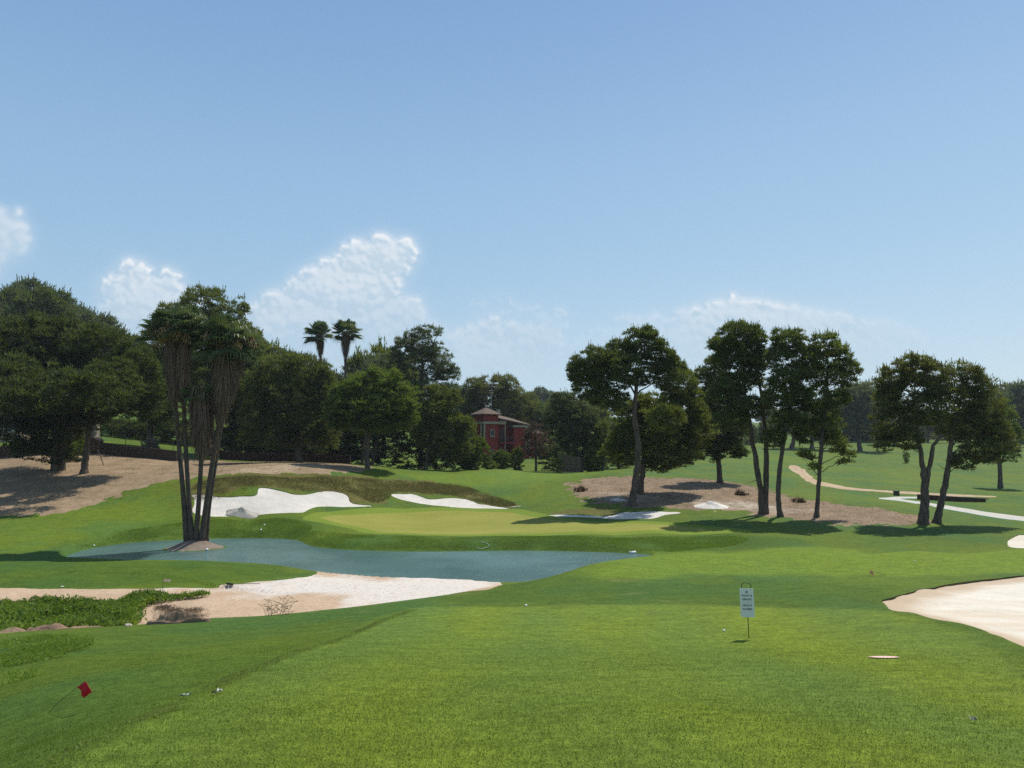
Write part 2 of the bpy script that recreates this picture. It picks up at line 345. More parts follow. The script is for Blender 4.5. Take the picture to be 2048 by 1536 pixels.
cp(600, (1536, 4.1), (1400, 6.4), (1320, 9.5), (1260, 15.0), (1225, 21)); cz(600, (25.5, .55), (30, .35), (34, .12))
cp(800, (1536, 4.1), (1400, 6.4), (1320, 9.4), (1260, 13.6), (1215, 18), (1203, 23)); cz(800, (28, .45), (32, .25))
cp(985, (1536, 4.1), (1400, 6.4), (1277, 12.5), (1220, 16), (1190, 21), (1172, 25)); cz(985, (31, .35))
for px in (1200, 1400): cp(px, (1536, 4.1), (1400, 6.4), (1330, 8.9), (1277, 12.6), (1245, 14.3), (1216, 16), (1190, 18.8), (1166, 22.3))
cp(1600, (1536, 4.1), (1400, 6.4), (1330, 8.8), (1277, 12.3), (1240, 14.3), (1215, 15.8), (1190, 18.3), (1166, 22))
cp(1820, (1536, 4.12), (1400, 6.4), (1330, 8.7), (1277, 11.6), (1205, 15.6), (1180, 18.6), (1155, 23))
cp(2048, (1536, 4.15), (1400, 6.4), (1330, 8.6), (1290, 10.8), (1220, 15), (1160, 21))
cp(1080, (1158, 26)); cz(1080, (31, .5), (34, .12)); cp(1180, (1150, 23.8), (1129, 27.5)); cz(1180, (35, .35)); 
cp(1290, (1150, 24), (1113, 29)); cz(1290, (36, .5), (41, .15)); cp(1400, (1135, 25.5), (1106, 29.5)); cz(1400, (35, .8), (42, .3), (46, .1))
for px in (1600, 1820): cp(px, (1135, 25.3), (1101, 29)); cz(px, (33, 1.1), (38, .7))
cp(2048, (1130, 25.3), (1097, 29)); cz(2048, (33, 1.3), (38, .9))
cp(1180, (1064, 50.5)); cp(1300, (1100, 45.5), (1064, 50.5)); cp(1480, (1090, 46), (1061, 50.5))
cp(350, (1062, 53), (1000, 60.5), (960, 66), (935, 72), (925, 82)); cz(350, (83.5, 5.2), (100, 6.3), (150, 13))
cp(500, (1062, 54), (1030, 58), (1000, 60), (975, 62.5), (948, 66), (930, 74), (925, 82)); cz(500, (100, 5.2), (150, 12), (250, 24), (500, 40))
cp(650, (1070, 51), (1040, 56), (1018, 61), (985, 64), (950, 68), (930, 76), (926, 84)); cz(650, (100, 4.8), (150, 9))
cp(740, (1068, 51), (1018, 63), (995, 66), (955, 71), (936, 78))
cp(800, (1068, 51), (1016, 66), (985, 70), (955, 74), (940, 80), (937, 88)); cz(800, (100, 3.8), (150, 8), (250, 20), (500, 36))
cp(1000, (1068, 50.5), (1018, 67), (1002, 70), (976, 75), (950, 82), (938, 90)); cz(1000, (98, 3.4), (120, 3), (150, 7), (250, 18), (350, 25), (600, 36))
cp(1230, (1066, 51), (1030, 60.5), (1010, 64), (985, 70), (955, 80), (942, 86)); cz(1230, (95, 3.2), (120, 3.4), (180, 6), (350, 20))
cp(1400, (1062, 51), (1040, 57), (1012, 63), (975, 72), (962, 77)); cz(1400, (90, 3.1), (110, 3.9), (150, 5.8), (250, 10), (600, 30))
cp(1550, (1075, 48), (1032, 58), (1000, 66), (975, 76), (950, 95), (920, 130), (895, 180)); cz(1550, (350, 14))
cp(1700, (1080, 47), (1045, 54), (1010, 63), (985, 75), (960, 95), (925, 140), (897, 200)); cz(1700, (400, 18), (900, 34))
cp(1850, (1085, 45), (1050, 54), (1020, 62), (1000, 72), (975, 90), (940, 130), (885, 230))
cp(2048, (1092, 43.5), (1060, 52), (1038, 58), (1010, 70), (985, 88), (950, 125), (910, 170), (885, 230)); cz(2048, (500, 25))
cz(2500, (12, 3.2), (20, 2.8), (30, 2.2), (45, .8), (90, 1.5), (150, 5), (250, 12)); cz(3000, (60, 2), (400, 25))
cz(-400, (6, 3.3), (12, 2), (19, 1), (30, .3), (45, .6), (60, 2), (80, 5), (110, 12), (150, 28), (300, 50)); cz(-900, (40, 1.5), (100, 14), (300, 50))
cz(1024, (700, 38), (900, 45)); cz(300, (700, 50), (900, 50))
CP = np.array(CP)
cu_, cv_ = warp2(CP[:, 0], CP[:, 1])
def tps(r2): return np.where(r2 > 1e-12, .5 * r2 * np.log(r2 + 1e-20), 0)
n_ = len(CP); K = tps((cu_[:, None] - cu_[None]) ** 2 + (cv_[:, None] - cv_[None]) ** 2) + np.eye(n_) * 2e-4
Pm = np.stack([np.ones(n_), cu_, cv_], 1)
A_ = np.block([[K, Pm], [Pm.T, np.zeros((3, 3))]])
sol = np.linalg.solve(A_, np.concatenate([CP[:, 2], np.zeros(3)]))
def hbase(x, y):
    x = np.asarray(x, float); y = np.asarray(y, float); sh = x.shape; x = x.ravel(); y = y.ravel(); out = np.empty(len(x))
    u, v = warp2(x, y)
    for i in range(0, len(x), 20000):
        a, b = u[i:i + 20000], v[i:i + 20000]
        out[i:i + 20000] = tps((a[:, None] - cu_[None]) ** 2 + (b[:, None] - cv_[None]) ** 2) @ sol[:n_] + sol[n_] + a * sol[n_ + 1] + b * sol[n_ + 2]
    return out.reshape(sh)

def smooth_poly(pts, k=5):
    pts = np.array(pts, float); n = len(pts); out = []
    for i in range(n):
        p0, p1, p2, p3 = pts[i - 1], pts[i], pts[(i + 1) % n], pts[(i + 2) % n]
        for t in np.arange(k) / k:
            out.append(.5 * ((2 * p1) + (-p0 + p2) * t + (2 * p0 - 5 * p1 + 4 * p2 - p3) * t * t + (-p0 + 3 * p1 - 3 * p2 + p3) * t ** 3))
    return np.array(out)
def sdf(poly, x, y, reach=8.0):
    """signed distance (negative inside), clamped to +-reach"""
    poly = poly[:, :2]; out = np.full(x.shape, reach, float)
    lo, hi = poly.min(0) - reach, poly.max(0) + reach
    m = (x > lo[0]) & (x < hi[0]) & (y > lo[1]) & (y < hi[1]); X, Y = x[m], y[m]
    d2 = np.full(X.shape, 1e9); ins = np.zeros(X.shape, bool); n = len(poly)
    for i in range(n):
        a, b = poly[i], poly[(i + 1) % n]; e = b - a; L = e @ e + 1e-12
        t = np.clip(((X - a[0]) * e[0] + (Y - a[1]) * e[1]) / L, 0, 1)
        d2 = np.minimum(d2, (X - a[0] - t * e[0]) ** 2 + (Y - a[1] - t * e[1]) ** 2)
        c = ((a[1] > Y) != (b[1] > Y))
        if c.any() or True:
            xs = (b[0] - a[0]) * (Y - a[1]) / (b[1] - a[1] + 1e-15) + a[0]
            ins ^= c & (X < xs)
    d = np.sqrt(d2); d[ins] *= -1
    out[m] = np.clip(d, -reach, reach); return out
POND = smooth_poly([onz(*q) for q in [(128, 1115), (165, 1101), (215, 1091), (265, 1085), (330, 1081), (410, 1078), (500, 1076), (560, 1077), (598, 1081), (612, 1088), (632, 1094), (690, 1099), (770, 1102), (860, 1103),
    (960, 1102), (1040, 1101), (1110, 1102), (1200, 1104), (1265, 1107), (1302, 1110), (1290, 1118), (1240, 1128), (1160, 1142), (1090, 1156), (1040, 1164), (985, 1164), (930, 1161), (860, 1160), (770, 1158), (700, 1152), (645, 1146),
    (600, 1139), (550, 1131), (480, 1125), (400, 1121), (300, 1120), (200, 1120), (150, 1119)]], 4)
MOUND = onz(390, 1096); MOUND[2] = 0
EDGE = np.array([P(60, 1536, 3.6), P(130, 1536, 4.18), P(400, 1402, 6.75), P(640, 1290, 11.2), P(780, 1228, 15.6), P(830, 1218, 17.0)])[:, :2]
def hterr(x, y):
    z = hbase(x, y)
    m = (np.abs(x) < 8) & (y > 1) & (y < 19); xx, yy2 = x[m], y[m]; ex = np.interp(yy2, EDGE[:, 1], EDGE[:, 0]); dl = ex - xx; fe = sstep(yy2, 2.5, 4.5) * (1 - sstep(yy2, 14, 17))
    z[m] += fe * (.012 * np.exp(-(dl / .14) ** 2) * (1 + fbm(xx * 3, yy2 * 3, 2, 77)) - .035 * sstep(dl, .05, 1.1) * (1 - sstep(dl, 2, 6)))
    r = np.sqrt(x * x + y * y)
    z = z + fbm(x * .12, y * .12, 3, 5) * .10 * sstep(r, 25, 60) + fbm(x * .5, y * .5, 3, 9) * .018
    z = z + fbm(x * .045 + 9, y * .045, 2, 15) * .45 * sstep(y, 88, 125) * (1 - sstep(y, 230, 300)) * sstep(x, 5, 25)
    d = sdf(POND, x, y, 8.0)
    zo = np.minimum(np.maximum(z, .012 + .10 * np.clip(d, 0, 3)), .02 + .55 * d)
    z = np.where(d > 0, np.where(d < 6, zo, z), -np.minimum(.30 * -d, .9))
    dm = np.sqrt((x - MOUND[0]) ** 2 + ((y - MOUND[1]) * 1.1) ** 2)
    z = np.where(dm < 3.0, np.maximum(z, .52 - .52 * sstep(dm, .15, 1.95) - .12 * (dm > 1.95)), z)
    return z
def ground_z(x, y): return float(hterr(np.array([float(x)]), np.array([float(y)]))[0])
# polar grid round the eye point
th = np.concatenate([np.arange(-180, -42, 4.0), np.arange(-42, -37, .5), np.arange(-37, 37, .1), np.arange(37, 42, .5), np.arange(42, 180, 4.0)]); th = np.radians(th)
rr = np.concatenate([np.geomspace(.4, 3.4, 16)[:-1], np.geomspace(3.4, 100, 520), np.geomspace(100, 1500, 110)[1:]])
TT, RR = np.meshgrid(th, rr, indexing='ij')
GX, GY = RR * np.sin(TT), RR * np.cos(TT); GZ = hterr(GX, GY)
nT, nR = GX.shape
ELEV = (GZ - CZ) / RR
CMAX = np.maximum.accumulate(ELEV, axis=1)
def hit(px, py):
    """where the ray through photo pixel (px, py) first meets the terrain"""
    a, b = (px - 1024) / F, (768 - py) / F
    dx, dy, dz = a, ct - b * st, st + b * ct; L = math.hypot(dx, dy)
    ang = math.atan2(dx, dy); i = np.searchsorted(th, ang); i = i if abs(th[i] - ang) < abs(th[i - 1] - ang) else i - 1
    col = ELEV[i]; k = np.argmax(col >= dz / L)
    if col[k] < dz / L: k = len(rr) - 2
    k = max(k, 1); e0, e1 = col[k - 1], col[k]; t = np.clip((dz / L - e0) / (e1 - e0 + 1e-12), 0, 1)
    r = rr[k - 1] + t * (rr[k] - rr[k - 1]); x, y = r * dx / L, r * dy / L
    return np.array((x, y, ground_z(x, y)))
def zone(pts, k=5): return smooth_poly([hit(*p) if len(p) == 2 else P(*p) for p in pts], k)

ZONES = [  # name, polygon, kind of surface, edge roughness, sink, material
 ('putting_green', [(606, 1036), (640, 1024), (700, 1019), (800, 1017), (950, 1017), (1030, 1018), (1080, 1026), (1150, 1039), (1280, 1042), (1380, 1049), (1450, 1055), (1505, 1063), (1440, 1067), (1250, 1070), (1050, 1071), (850, 1071), (740, 1067), (700, 1057), (650, 1047), (620, 1042)], 0, 0, 'green', 'smooth pale putting green beyond the pond'),
 ('sand_bunker', [(384, 1020), (390, 1004), (384, 990), (400, 988), (440, 993), (480, 992), (512, 990), (517, 977), (530, 975), (560, 980), (590, 988), (612, 989), (640, 983), (670, 982), (694, 990), (702, 1004), (715, 1008), (752, 1012), (700, 1014), (645, 1013), (620, 1018), (606, 1025), (570, 1026), (520, 1030), (480, 1033), (430, 1033), (395, 1029)], .03, .10, 'sand', None),
 ('sand_bunker', [(781, 990), (800, 988), (830, 989), (858, 998), (880, 997), (910, 996), (940, 1000), (960, 1008), (990, 1012), (1032, 1016), (990, 1017), (930, 1016), (870, 1011), (820, 1003)], .03, .08, 'sand', None),
 ('sand_bunker', [(1081, 1031), (1100, 1029), (1160, 1030), (1200, 1032), (1225, 1030), (1250, 1024), (1300, 1023), (1362, 1025), (1330, 1030), (1305, 1037), (1260, 1038), (1200, 1036), (1150, 1034), (1100, 1034)], .02, .05, 'sand', None),
 ('sand_bunker', [(1764, 1202), (1780, 1196), (1840, 1179), (1900, 1168), (1960, 1160), (2048, 1151), (2200, 1144), (2500, 1150), (2600, 1200), (2500, 1330), (2250, 1345), (2100, 1312), (2048, 1294), (1990, 1270), (1930, 1249), (1870, 1238), (1830, 1226), (1785, 1220)], .03, .10, 'sandnear', None),
 ('sand_bunker', [(2015, 1083), (2026, 1075), (2048, 1069), (2100, 1066), (2180, 1070), (2180, 1090), (2100, 1095), (2026, 1095)], .03, .06, 'sandnear', None),
 ('cart_path', [(1757, 997), (1790, 994), (1835, 994), (1842, 996.5), (1800, 998), (1850, 1005), (1920, 1016), (2000, 1028), (2048, 1034), (2200, 1052), (2200, 1062), (2048, 1042), (1990, 1035), (1920, 1023), (1850, 1010), (1800, 1002)], 0, -.03, 'concrete', 'pale concrete cart path curving in from the right'),
 ('dirt_track', [(1578, 931), (1592, 931), (1610, 940), (1626, 957), (1650, 965), (1700, 975), (1760, 980), (1820, 983), (1900, 988), (1985, 992), (1985, 994), (1900, 993), (1820, 988), (1740, 982), (1690, 979), (1650, 973), (1622, 966), (1600, 952), (1582, 940)], .25, 0, 'track', 'sandy track crossing the far fairway'),
 ('bare_earth', [(1135, 972), (1160, 963), (1185, 956), (1230, 954), (1300, 955), (1380, 957), (1450, 962), (1530, 980), (1600, 996), (1680, 1008), (1760, 1018), (1810, 1027), (1850, 1036), (1845, 1047), (1790, 1051), (1700, 1048), (1640, 1043), (1570, 1036), (1480, 1023), (1400, 1018), (1330, 1014), (1240, 1010), (1190, 1004), (1150, 990)], .95, 0, 'dirt', 'bare brown earth and pale sand under the pines on the bank'),
 ('bare_earth', [(-150, 1050), (0, 1034), (60, 1030), (110, 1027), (150, 1017), (200, 1005), (245, 988), (280, 975), (330, 964), (400, 953), (460, 947), (520, 946), (590, 947), (650, 946), (720, 941), (745, 935), (770, 932.5), (740, 929.5, 81), (650, 926, 86), (560, 925, 86), (450, 925, 86), (300, 925, 86), (200, 922, 84), (0, 918, 84), (-150, 918, 84)], .7, 0, 'road', 'sandy dirt road and earth bank beneath the pines at the back'),
 ('sandy_shore', [(-200, 1176), (0, 1176), (100, 1178), (200, 1178), (330, 1176), (440, 1170), (520, 1163), (600, 1155), (632, 1146), (645, 1140), (700, 1146), (770, 1152), (860, 1154), (985, 1158), (1000, 1166), (990, 1176), (900, 1204, 24.5), (800, 1216, 23.6), (700, 1222, 22.8), (600, 1236, 21.8), (430, 1250, 21.2), (330, 1252, 20.5), (250, 1260, 20.2), (0, 1282, 19.2), (-200, 1290, 18.5)], .12, 0, 'shore', 'pale sand and pink earth along the near edge of the pond'),
]
ZONES.append(('palm_island', [], .08, 0, 'islandearth', 'round earth mound the palms stand on in the pond'))
M['islandearth'] = dirt_material('island_earth', (.15, .115, .09), (.27, .215, .17), (.4, .36, .3))
ISLE = np.array([(MOUND[0] + 1.75 * math.cos(k * .3142), MOUND[1] + 1.6 * math.sin(k * .3142)) for k in range(20)])
print('terrain', nT, nR)
names_att = ['lush', 'dry', 'dark', 'tee', 'white', 'fringe', 'sd']
flat = lambda a: a.ravel()
X, Y, Z = flat(GX), flat(GY), flat(GZ)
def soft(pts, w_, k=4, noise=.6):
    s = sdf(zone(pts, k), X, Y, 10.0) + noise * fbm(X * .5, Y * .5, 3, 3)
    return 1 - sstep(s, -w_, w_)
VA = {k: np.zeros(len(X)) for k in names_att}
VA['lush'] = np.maximum.reduce([.75 * soft([(1190, 1136), (1290, 1112), (1450, 1104), (1700, 1100), (2048, 1098), (2300, 1098), (2300, 1148), (2048, 1146), (1700, 1152), (1400, 1152), (1250, 1150)], .7),
    .6 * soft([(0, 1040), (250, 1000), (330, 1010), (330, 1070), (200, 1080), (0, 1100)], 2) * .4,
    .55 * soft([(800, 945), (1000, 940), (1220, 942), (1150, 955), (1000, 975)], 2.5)])
VA['tee'] = np.maximum(soft([(820, 1217), (1000, 1213), (1500, 1213), (1760, 1222), (1900, 1262), (2048, 1320), (2200, 1536, 4.2), (3000, 1536, 3.0), (1400, 1536, 1.0), (200, 1536, 3.2), (130, 1536, 4.18), (400, 1402), (640, 1290)], .25, noise=.15), 0)
VA['dry'] = np.maximum.reduce([soft([(375, 990), (400, 960), (450, 950), (600, 950), (760, 955), (860, 963), (960, 985), (1030, 1010), (980, 1012), (900, 990), (780, 985), (760, 1008), (700, 1004), (620, 985), (520, 975), (440, 990)], 1.0),
    .45 * soft([(330, 970), (380, 960), (370, 1020), (330, 1010)], 2.0), .7 * soft([(1105, 1025), (1200, 1016), (1240, 1020), (1220, 1030), (1150, 1028)], .8), .25 * soft([(830, 1222), (1050, 1217), (1400, 1217), (1400, 1213), (1050, 1212)], .5, noise=.1)])
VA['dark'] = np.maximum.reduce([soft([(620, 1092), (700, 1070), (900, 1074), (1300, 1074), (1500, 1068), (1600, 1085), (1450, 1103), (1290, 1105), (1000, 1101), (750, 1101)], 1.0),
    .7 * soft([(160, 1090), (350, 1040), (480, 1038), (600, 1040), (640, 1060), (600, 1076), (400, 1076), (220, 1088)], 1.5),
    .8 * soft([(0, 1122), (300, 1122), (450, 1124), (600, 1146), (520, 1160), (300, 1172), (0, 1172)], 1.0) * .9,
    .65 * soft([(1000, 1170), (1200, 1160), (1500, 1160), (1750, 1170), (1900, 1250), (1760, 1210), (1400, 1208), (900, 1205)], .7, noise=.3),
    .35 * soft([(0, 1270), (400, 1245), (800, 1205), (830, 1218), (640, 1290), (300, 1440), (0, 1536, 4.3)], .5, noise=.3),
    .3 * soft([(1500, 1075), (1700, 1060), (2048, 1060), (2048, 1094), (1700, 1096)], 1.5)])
VA['white'] = np.maximum.reduce([.5 * soft([(1385, 1000), (1440, 1000), (1560, 1008), (1620, 1020), (1560, 1028), (1450, 1022), (1390, 1018)], 2.6, noise=1.2), .35 * soft([(1200, 985), (1280, 985), (1300, 1005), (1210, 1003)], 1.2),
    soft([(340, 1176), (600, 1150), (770, 1155), (990, 1160), (960, 1185, 24), (700, 1200), (600, 1186), (480, 1180)], 2.2, noise=1.6), .45 * soft([(250, 1010), (420, 952), (700, 930), (760, 934), (560, 946), (420, 958)], 1.5)])
SD = {}
for i, z_ in enumerate(ZONES):
    d = sdf(zone(z_[1]) if z_[1] else ISLE, X, Y, 6.0)
    if z_[2]: d = d + z_[2] * fbm(X * 1.3, Y * 1.3, 3, 20 + i)
    if z_[0] == 'putting_green': VA['fringe'] = d.copy()
    SD['z%d' % i] = d
cols = ['x', 'y', 'z'] + names_att[:-1] + list(SD)
DATA = np.stack([X, Y, Z] + [VA[k] for k in names_att[:-1]] + [SD[k] for k in SD], 1)
ii = np.arange(nT * nR).reshape(nT, nR)
iw = np.concatenate([ii, ii[:1]], 0)
a, b, c_, d_ = iw[:-1, :-1].ravel(), iw[1:, :-1].ravel(), iw[1:, 1:].ravel(), iw[:-1, 1:].ravel()
TRI = np.concatenate([np.stack([a, c_, b], 1), np.stack([a, d_, c_], 1)])
# centre fan
DATA = np.concatenate([DATA, DATA[ii[0, 0]][None]]); DATA[-1, :3] = (0, 0, 4.43); ce = len(DATA) - 1
TRI = np.concatenate([TRI, np.stack([np.full(nT, ce), iw[:-1, 0], iw[1:, 0]], 1)])
def clip(TRI, s):
    """split triangles by the sign of s: inside, outside and the cut edges"""
    global DATA
    neg = s[TRI] < 0; c = neg.sum(1)
    Fin, Fout = [TRI[c == 3]], [TRI[c == 0]]; edges = []
    mix = TRI[(c == 1) | (c == 2)]; mn = s[mix] < 0; one = mn.sum(1) == 1
    lone = np.where(one, np.argmax(mn, 1), np.argmin(mn, 1))
    A = mix[np.arange(len(mix)), lone]; B = mix[np.arange(len(mix)), (lone + 1) % 3]; Cc = mix[np.arange(len(mix)), (lone + 2) % 3]
    def cut(p, q):
        lo, hi = np.minimum(p, q), np.maximum(p, q); return lo.astype(np.int64) * 10000000 + hi
    k1, k2 = cut(A, B), cut(A, Cc); uk, inv = np.unique(np.concatenate([k1, k2]), return_inverse=True)
    lo, hi = uk // 10000000, uk % 10000000
    t = (s[lo] / (s[lo] - s[hi] + 1e-15))[:, None]
    base = len(DATA); DATA = np.concatenate([DATA, DATA[lo] * (1 - t) + DATA[hi] * t])
    ab, ac = base + inv[:len(A)], base + inv[len(A):]
    tip = np.stack([A, ab, ac], 1); q1 = np.stack([ab, B, Cc], 1); q2 = np.stack([ab, Cc, ac], 1)
    Fin += [tip[one], q1[~one], q2[~one]]; Fout += [tip[~one], q1[one], q2[one]]
    ed = np.stack([ab, ac], 1)
    return np.concatenate(Fin), np.concatenate(Fout), ed
def emit(name, tri, mat, dz=0.0, label=None, extra=None, att=()):
    u, inv = np.unique(tri, return_inverse=True); Vv = DATA[u, :3].copy(); Vv[:, 2] += dz
    if extra is not None: Vv[:, 2] += extra(DATA[u])
    me = raw_mesh(name, Vv, inv.reshape(tri.shape), mat, True, {k: DATA[u, cols.index(k)] for k in att})
    o = link(name, me); tag(o, label, kind='structure'); return o
rest = TRI; skirts = []; zonetri = []
for i, z_ in enumerate(ZONES):
    s = DATA[:, cols.index('z%d' % i)]
    fin, rest, ed = clip(rest, s); zonetri.append(fin)
    if z_[3] > 0: skirts.append((ed, z_[3] + .08))
blabels = ['big pale sand bunker left of the green, behind the palms', 'slim sand bunker behind the middle of the green', 'low narrow sand bunker at the right of the green',
           'large cream sand bunker nearest the camera at the right edge', 'small sand bunker cut off by the right edge, on the bank']
bi = 0
for i, z_ in enumerate(ZONES):
    if z_[0] == 'sand_bunker':
        kk = 3 + len(names_att) - 1 + i
        big = z_[4] == 'sandnear'
        ex = (lambda D, kk=kk, big=big, s_=z_[3]: -s_ * .6 * sstep(-D[:, kk], 0, .8) + .03 * fbm(D[:, 0] * .8, D[:, 1] * .8, 3, 40))
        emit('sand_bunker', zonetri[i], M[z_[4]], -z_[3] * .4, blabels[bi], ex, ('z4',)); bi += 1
    else:
        emit(z_[0], zonetri[i], M[z_[4]], -z_[3], z_[5], None, ('white', 'fringe'))
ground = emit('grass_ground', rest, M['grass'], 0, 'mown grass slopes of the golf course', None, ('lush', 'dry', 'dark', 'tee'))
# turf lip hanging over each bunker edge
sv = []; sf = []
for ed, dp in skirts:
    A, B = DATA[ed[:, 0], :3], DATA[ed[:, 1], :3]; k = len(sv) and sum(len(q) for q in sv)
    A2, B2 = A.copy(), B.copy(); A2[:, 2] -= dp; B2[:, 2] -= dp; n = len(A)
    sv.append(np.concatenate([A, B, B2, A2])); sf.append(np.stack([np.arange(n), np.arange(n) + n, np.arange(n) + 2 * n, np.arange(n) + 3 * n], 1) + k)
me = raw_mesh('turf_edge', np.concatenate(sv), np.concatenate(sf), simple('turf_edge_soil', (.060, .058, .024), .95), False)
tag(link('turf_edge', me), 'dark cut turf edge round the bunkers', kind='structure')

# pond
m, t, o = mat_new('pond_water'); p = coords(t)
n1 = t.noise(t.scale(p, .8, 1.7, 1), 2.2, 3, .6, .4); n2 = t.noise(p, 8, 3, .6)
b = principled(t, o, t.mix(t.lin(t.noise(p, .15, 3), .35, .65), (.060, .115, .108), (.105, .185, .178)), .22, bump=t.math('ADD', n1, t.math('MULTIPLY', n2, .35)), bstr=.62, bdist=.17, spec=.5)
b.inputs['IOR'].default_value = 1.33
lo, hi = POND.min(0), POND.max(0)
nx, ny = 60, 30; xs, ys = np.linspace(lo[0] - 3, hi[0] + 3, nx), np.linspace(lo[1] - 3, hi[1] + 3, ny)
# the sheet follows the pond outline a little under the banks
from mathutils.geometry import tessellate_polygon
cen = POND[:, :2].mean(0); ring = []
for i in range(len(POND)):
    a_, b_ = POND[i - 1, :2], POND[(i + 1) % len(POND), :2]; e = b_ - a_; nrm = np.array((e[1], -e[0])); nrm /= np.linalg.norm(nrm) + 1e-9
    ring.append(POND[i, :2] + nrm * .12 * (-1))
area = sum(POND[i - 1, 0] * POND[i, 1] - POND[i, 0] * POND[i - 1, 1] for i in range(len(POND)))
if area > 0: ring = [2 * POND[i, :2] - r_ for i, r_ in enumerate(ring)]
me = bpy.data.meshes.new('pond_water'); vs = [(float(q[0]), float(q[1]), 0.0) for q in ring]
me.from_pydata(vs, [], [tuple(tt) for tt in tessellate_polygon([[Vector(q) for q in vs]])]); me.update(); me.materials.append(m)
tag(link('pond_water', me), 'rippled blue-green water of the pond', kind='structure')

# ------------------------------------------------------------------ vegetation builders
rng = np.random.RandomState(3)
def unit(n):
    v = rng.normal(size=(n, 3)); return v / np.linalg.norm(v, axis=1, keepdims=True)
def tufts(cen, nrm, L, W, droop=0.0, spread=.6):
    """one pointed leaf-bundle triangle per row: centre, outward direction, length, width"""
    n = len(cen); d = nrm + unit(n) * spread; d[:, 2] -= droop; d /= np.linalg.norm(d, axis=1, keepdims=True)
    s = np.cross(d, unit(n)); s /= np.linalg.norm(s, axis=1, keepdims=True) + 1e-9
    L = np.asarray(L)[:, None] if np.ndim(L) else L; W = np.asarray(W)[:, None] if np.ndim(W) else W
    a, b, c = cen - s * W / 2 - d * L * .35, cen + s * W / 2 - d * L * .25, cen + d * L * .65
    return np.stack([a, b, c], 1).reshape(-1, 3)
def tuft_mesh(name, V_, tint, mat):
    return raw_mesh(name, V_, np.arange(len(V_)).reshape(-1, 3), mat, False, {'tint': np.repeat(tint, 3)})
def crown_points(lobes, spacing, fill=1.0, under=.55, gap=.55):
    """clump centres over and inside a set of ellipsoids (world centre, radii)"""
    out = []
    for c, r in lobes:
        area = 4 * math.pi * ((r[0] * r[1]) ** 1.6 / 3 + (r[0] * r[2]) ** 1.6 / 3 + (r[1] * r[2]) ** 1.6 / 3) ** (1 / 1.6)
        n = max(5, int(area / spacing ** 2 * fill * 1.4)); u = unit(n)
        keep = rng.rand(n) < np.where(u[:, 2] < -.35, under, 1); u = u[keep]; n = len(u)
        rad = np.where(rng.rand(n) < .62, rng.uniform(.82, 1.0, n), rng.uniform(.35, .85, n))
        sd_ = rng.uniform(0, 50); bump_ = 1 + .20 * fbm(u[:, 0] * 2.2 + u[:, 2] * 1.7 + sd_, u[:, 1] * 2.2 - u[:, 2] * 2.1, 2, 31)
        out.append(np.concatenate([c + u * r * (rad * bump_)[:, None], u], 1))
    P_ = np.concatenate(out); q_ = 1.0 / (spacing * 2.6); gap_ = fbm(P_[:, 0] * q_ + P_[:, 2] * q_ * .6, P_[:, 1] * q_ - P_[:, 2] * q_ * .9, 2, 57); P_ = P_[(gap_ > -gap) | (rng.rand(len(P_)) < .25)]
    # drop clumps buried deep in another lobe
    keep = np.ones(len(P_), bool)
    for c, r in lobes:
        q = (((P_[:, :3] - c) / r) ** 2).sum(1); keep &= ~((q < .30) & (rng.rand(len(P_)) < .7))
    return P_[keep]
def clump_foliage(pts, rc, per, L, W, flat=.75, tbase=.5):
    n = len(pts); cen = pts[:, :3]; out = pts[:, 3:6]
    size = rc * rng.uniform(.65, 1.3, n)
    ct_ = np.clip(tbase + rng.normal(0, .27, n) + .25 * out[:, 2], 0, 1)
    k = np.repeat(np.arange(n), per); u = unit(len(k)); u[:, 2] = np.where(u[:, 2] < -.2, -u[:, 2] * .6, u[:, 2])
    u = u + out[k] * .35; u /= np.linalg.norm(u, axis=1, keepdims=True)
    sc_ = np.array((1, 1, flat)); rad = rng.uniform(.45, 1.05, len(k))[:, None]
    c = cen[k] + u * size[k][:, None] * rad * sc_
    nrm = u * (1, 1, .8) + (0, 0, .35)
    V_ = tufts(c, nrm, L * rng.uniform(.7, 1.35, len(k)), W * rng.uniform(.7, 1.3, len(k)), 0, .55)
    tt = np.clip(ct_[k] + rng.normal(0, .16, len(k)), 0, 1)
    up = np.where((out[:, 2] > -.15) & (rng.rand(n) < .8))[0]                # upright young shoots that roughen the outline
    k2 = np.repeat(up, 3); a0 = cen[k2] + unit(len(k2)) * (size[k2] * .6)[:, None] * (1, 1, .3) + (0, 0, 1) * (size[k2] * flat * .55)[:, None]
    k3 = np.repeat(np.arange(len(k2)), 6); f = np.tile(np.linspace(0, 1, 6), len(k2))
    lean_ = out[k2][k3] * .35 + (0, 0, 1); c3 = a0[k3] + lean_ * (f * L * .95 * np.repeat(rng.uniform(.5, 1.4, len(k2)), 6))[:, None]
    V3 = tufts(c3, lean_ / np.linalg.norm(lean_, axis=1, keepdims=True), L * .6, W * .75, 0, .45)
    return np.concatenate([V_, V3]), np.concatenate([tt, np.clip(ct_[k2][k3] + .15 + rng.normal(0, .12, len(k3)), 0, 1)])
def limb_points(a, b, sag=.0, n=6, wob=.06):
    a, b = np.array(a, float), np.array(b, float); L = np.linalg.norm(b - a); t = np.linspace(0, 1, n)[:, None]
    p = a + (b - a) * t + rng.normal(size=(n, 3)) * wob * L * (t * (1 - t) * 2); p[:, 2] += np.sin(t[:, 0] * math.pi) * sag * L; return p
TREES = []
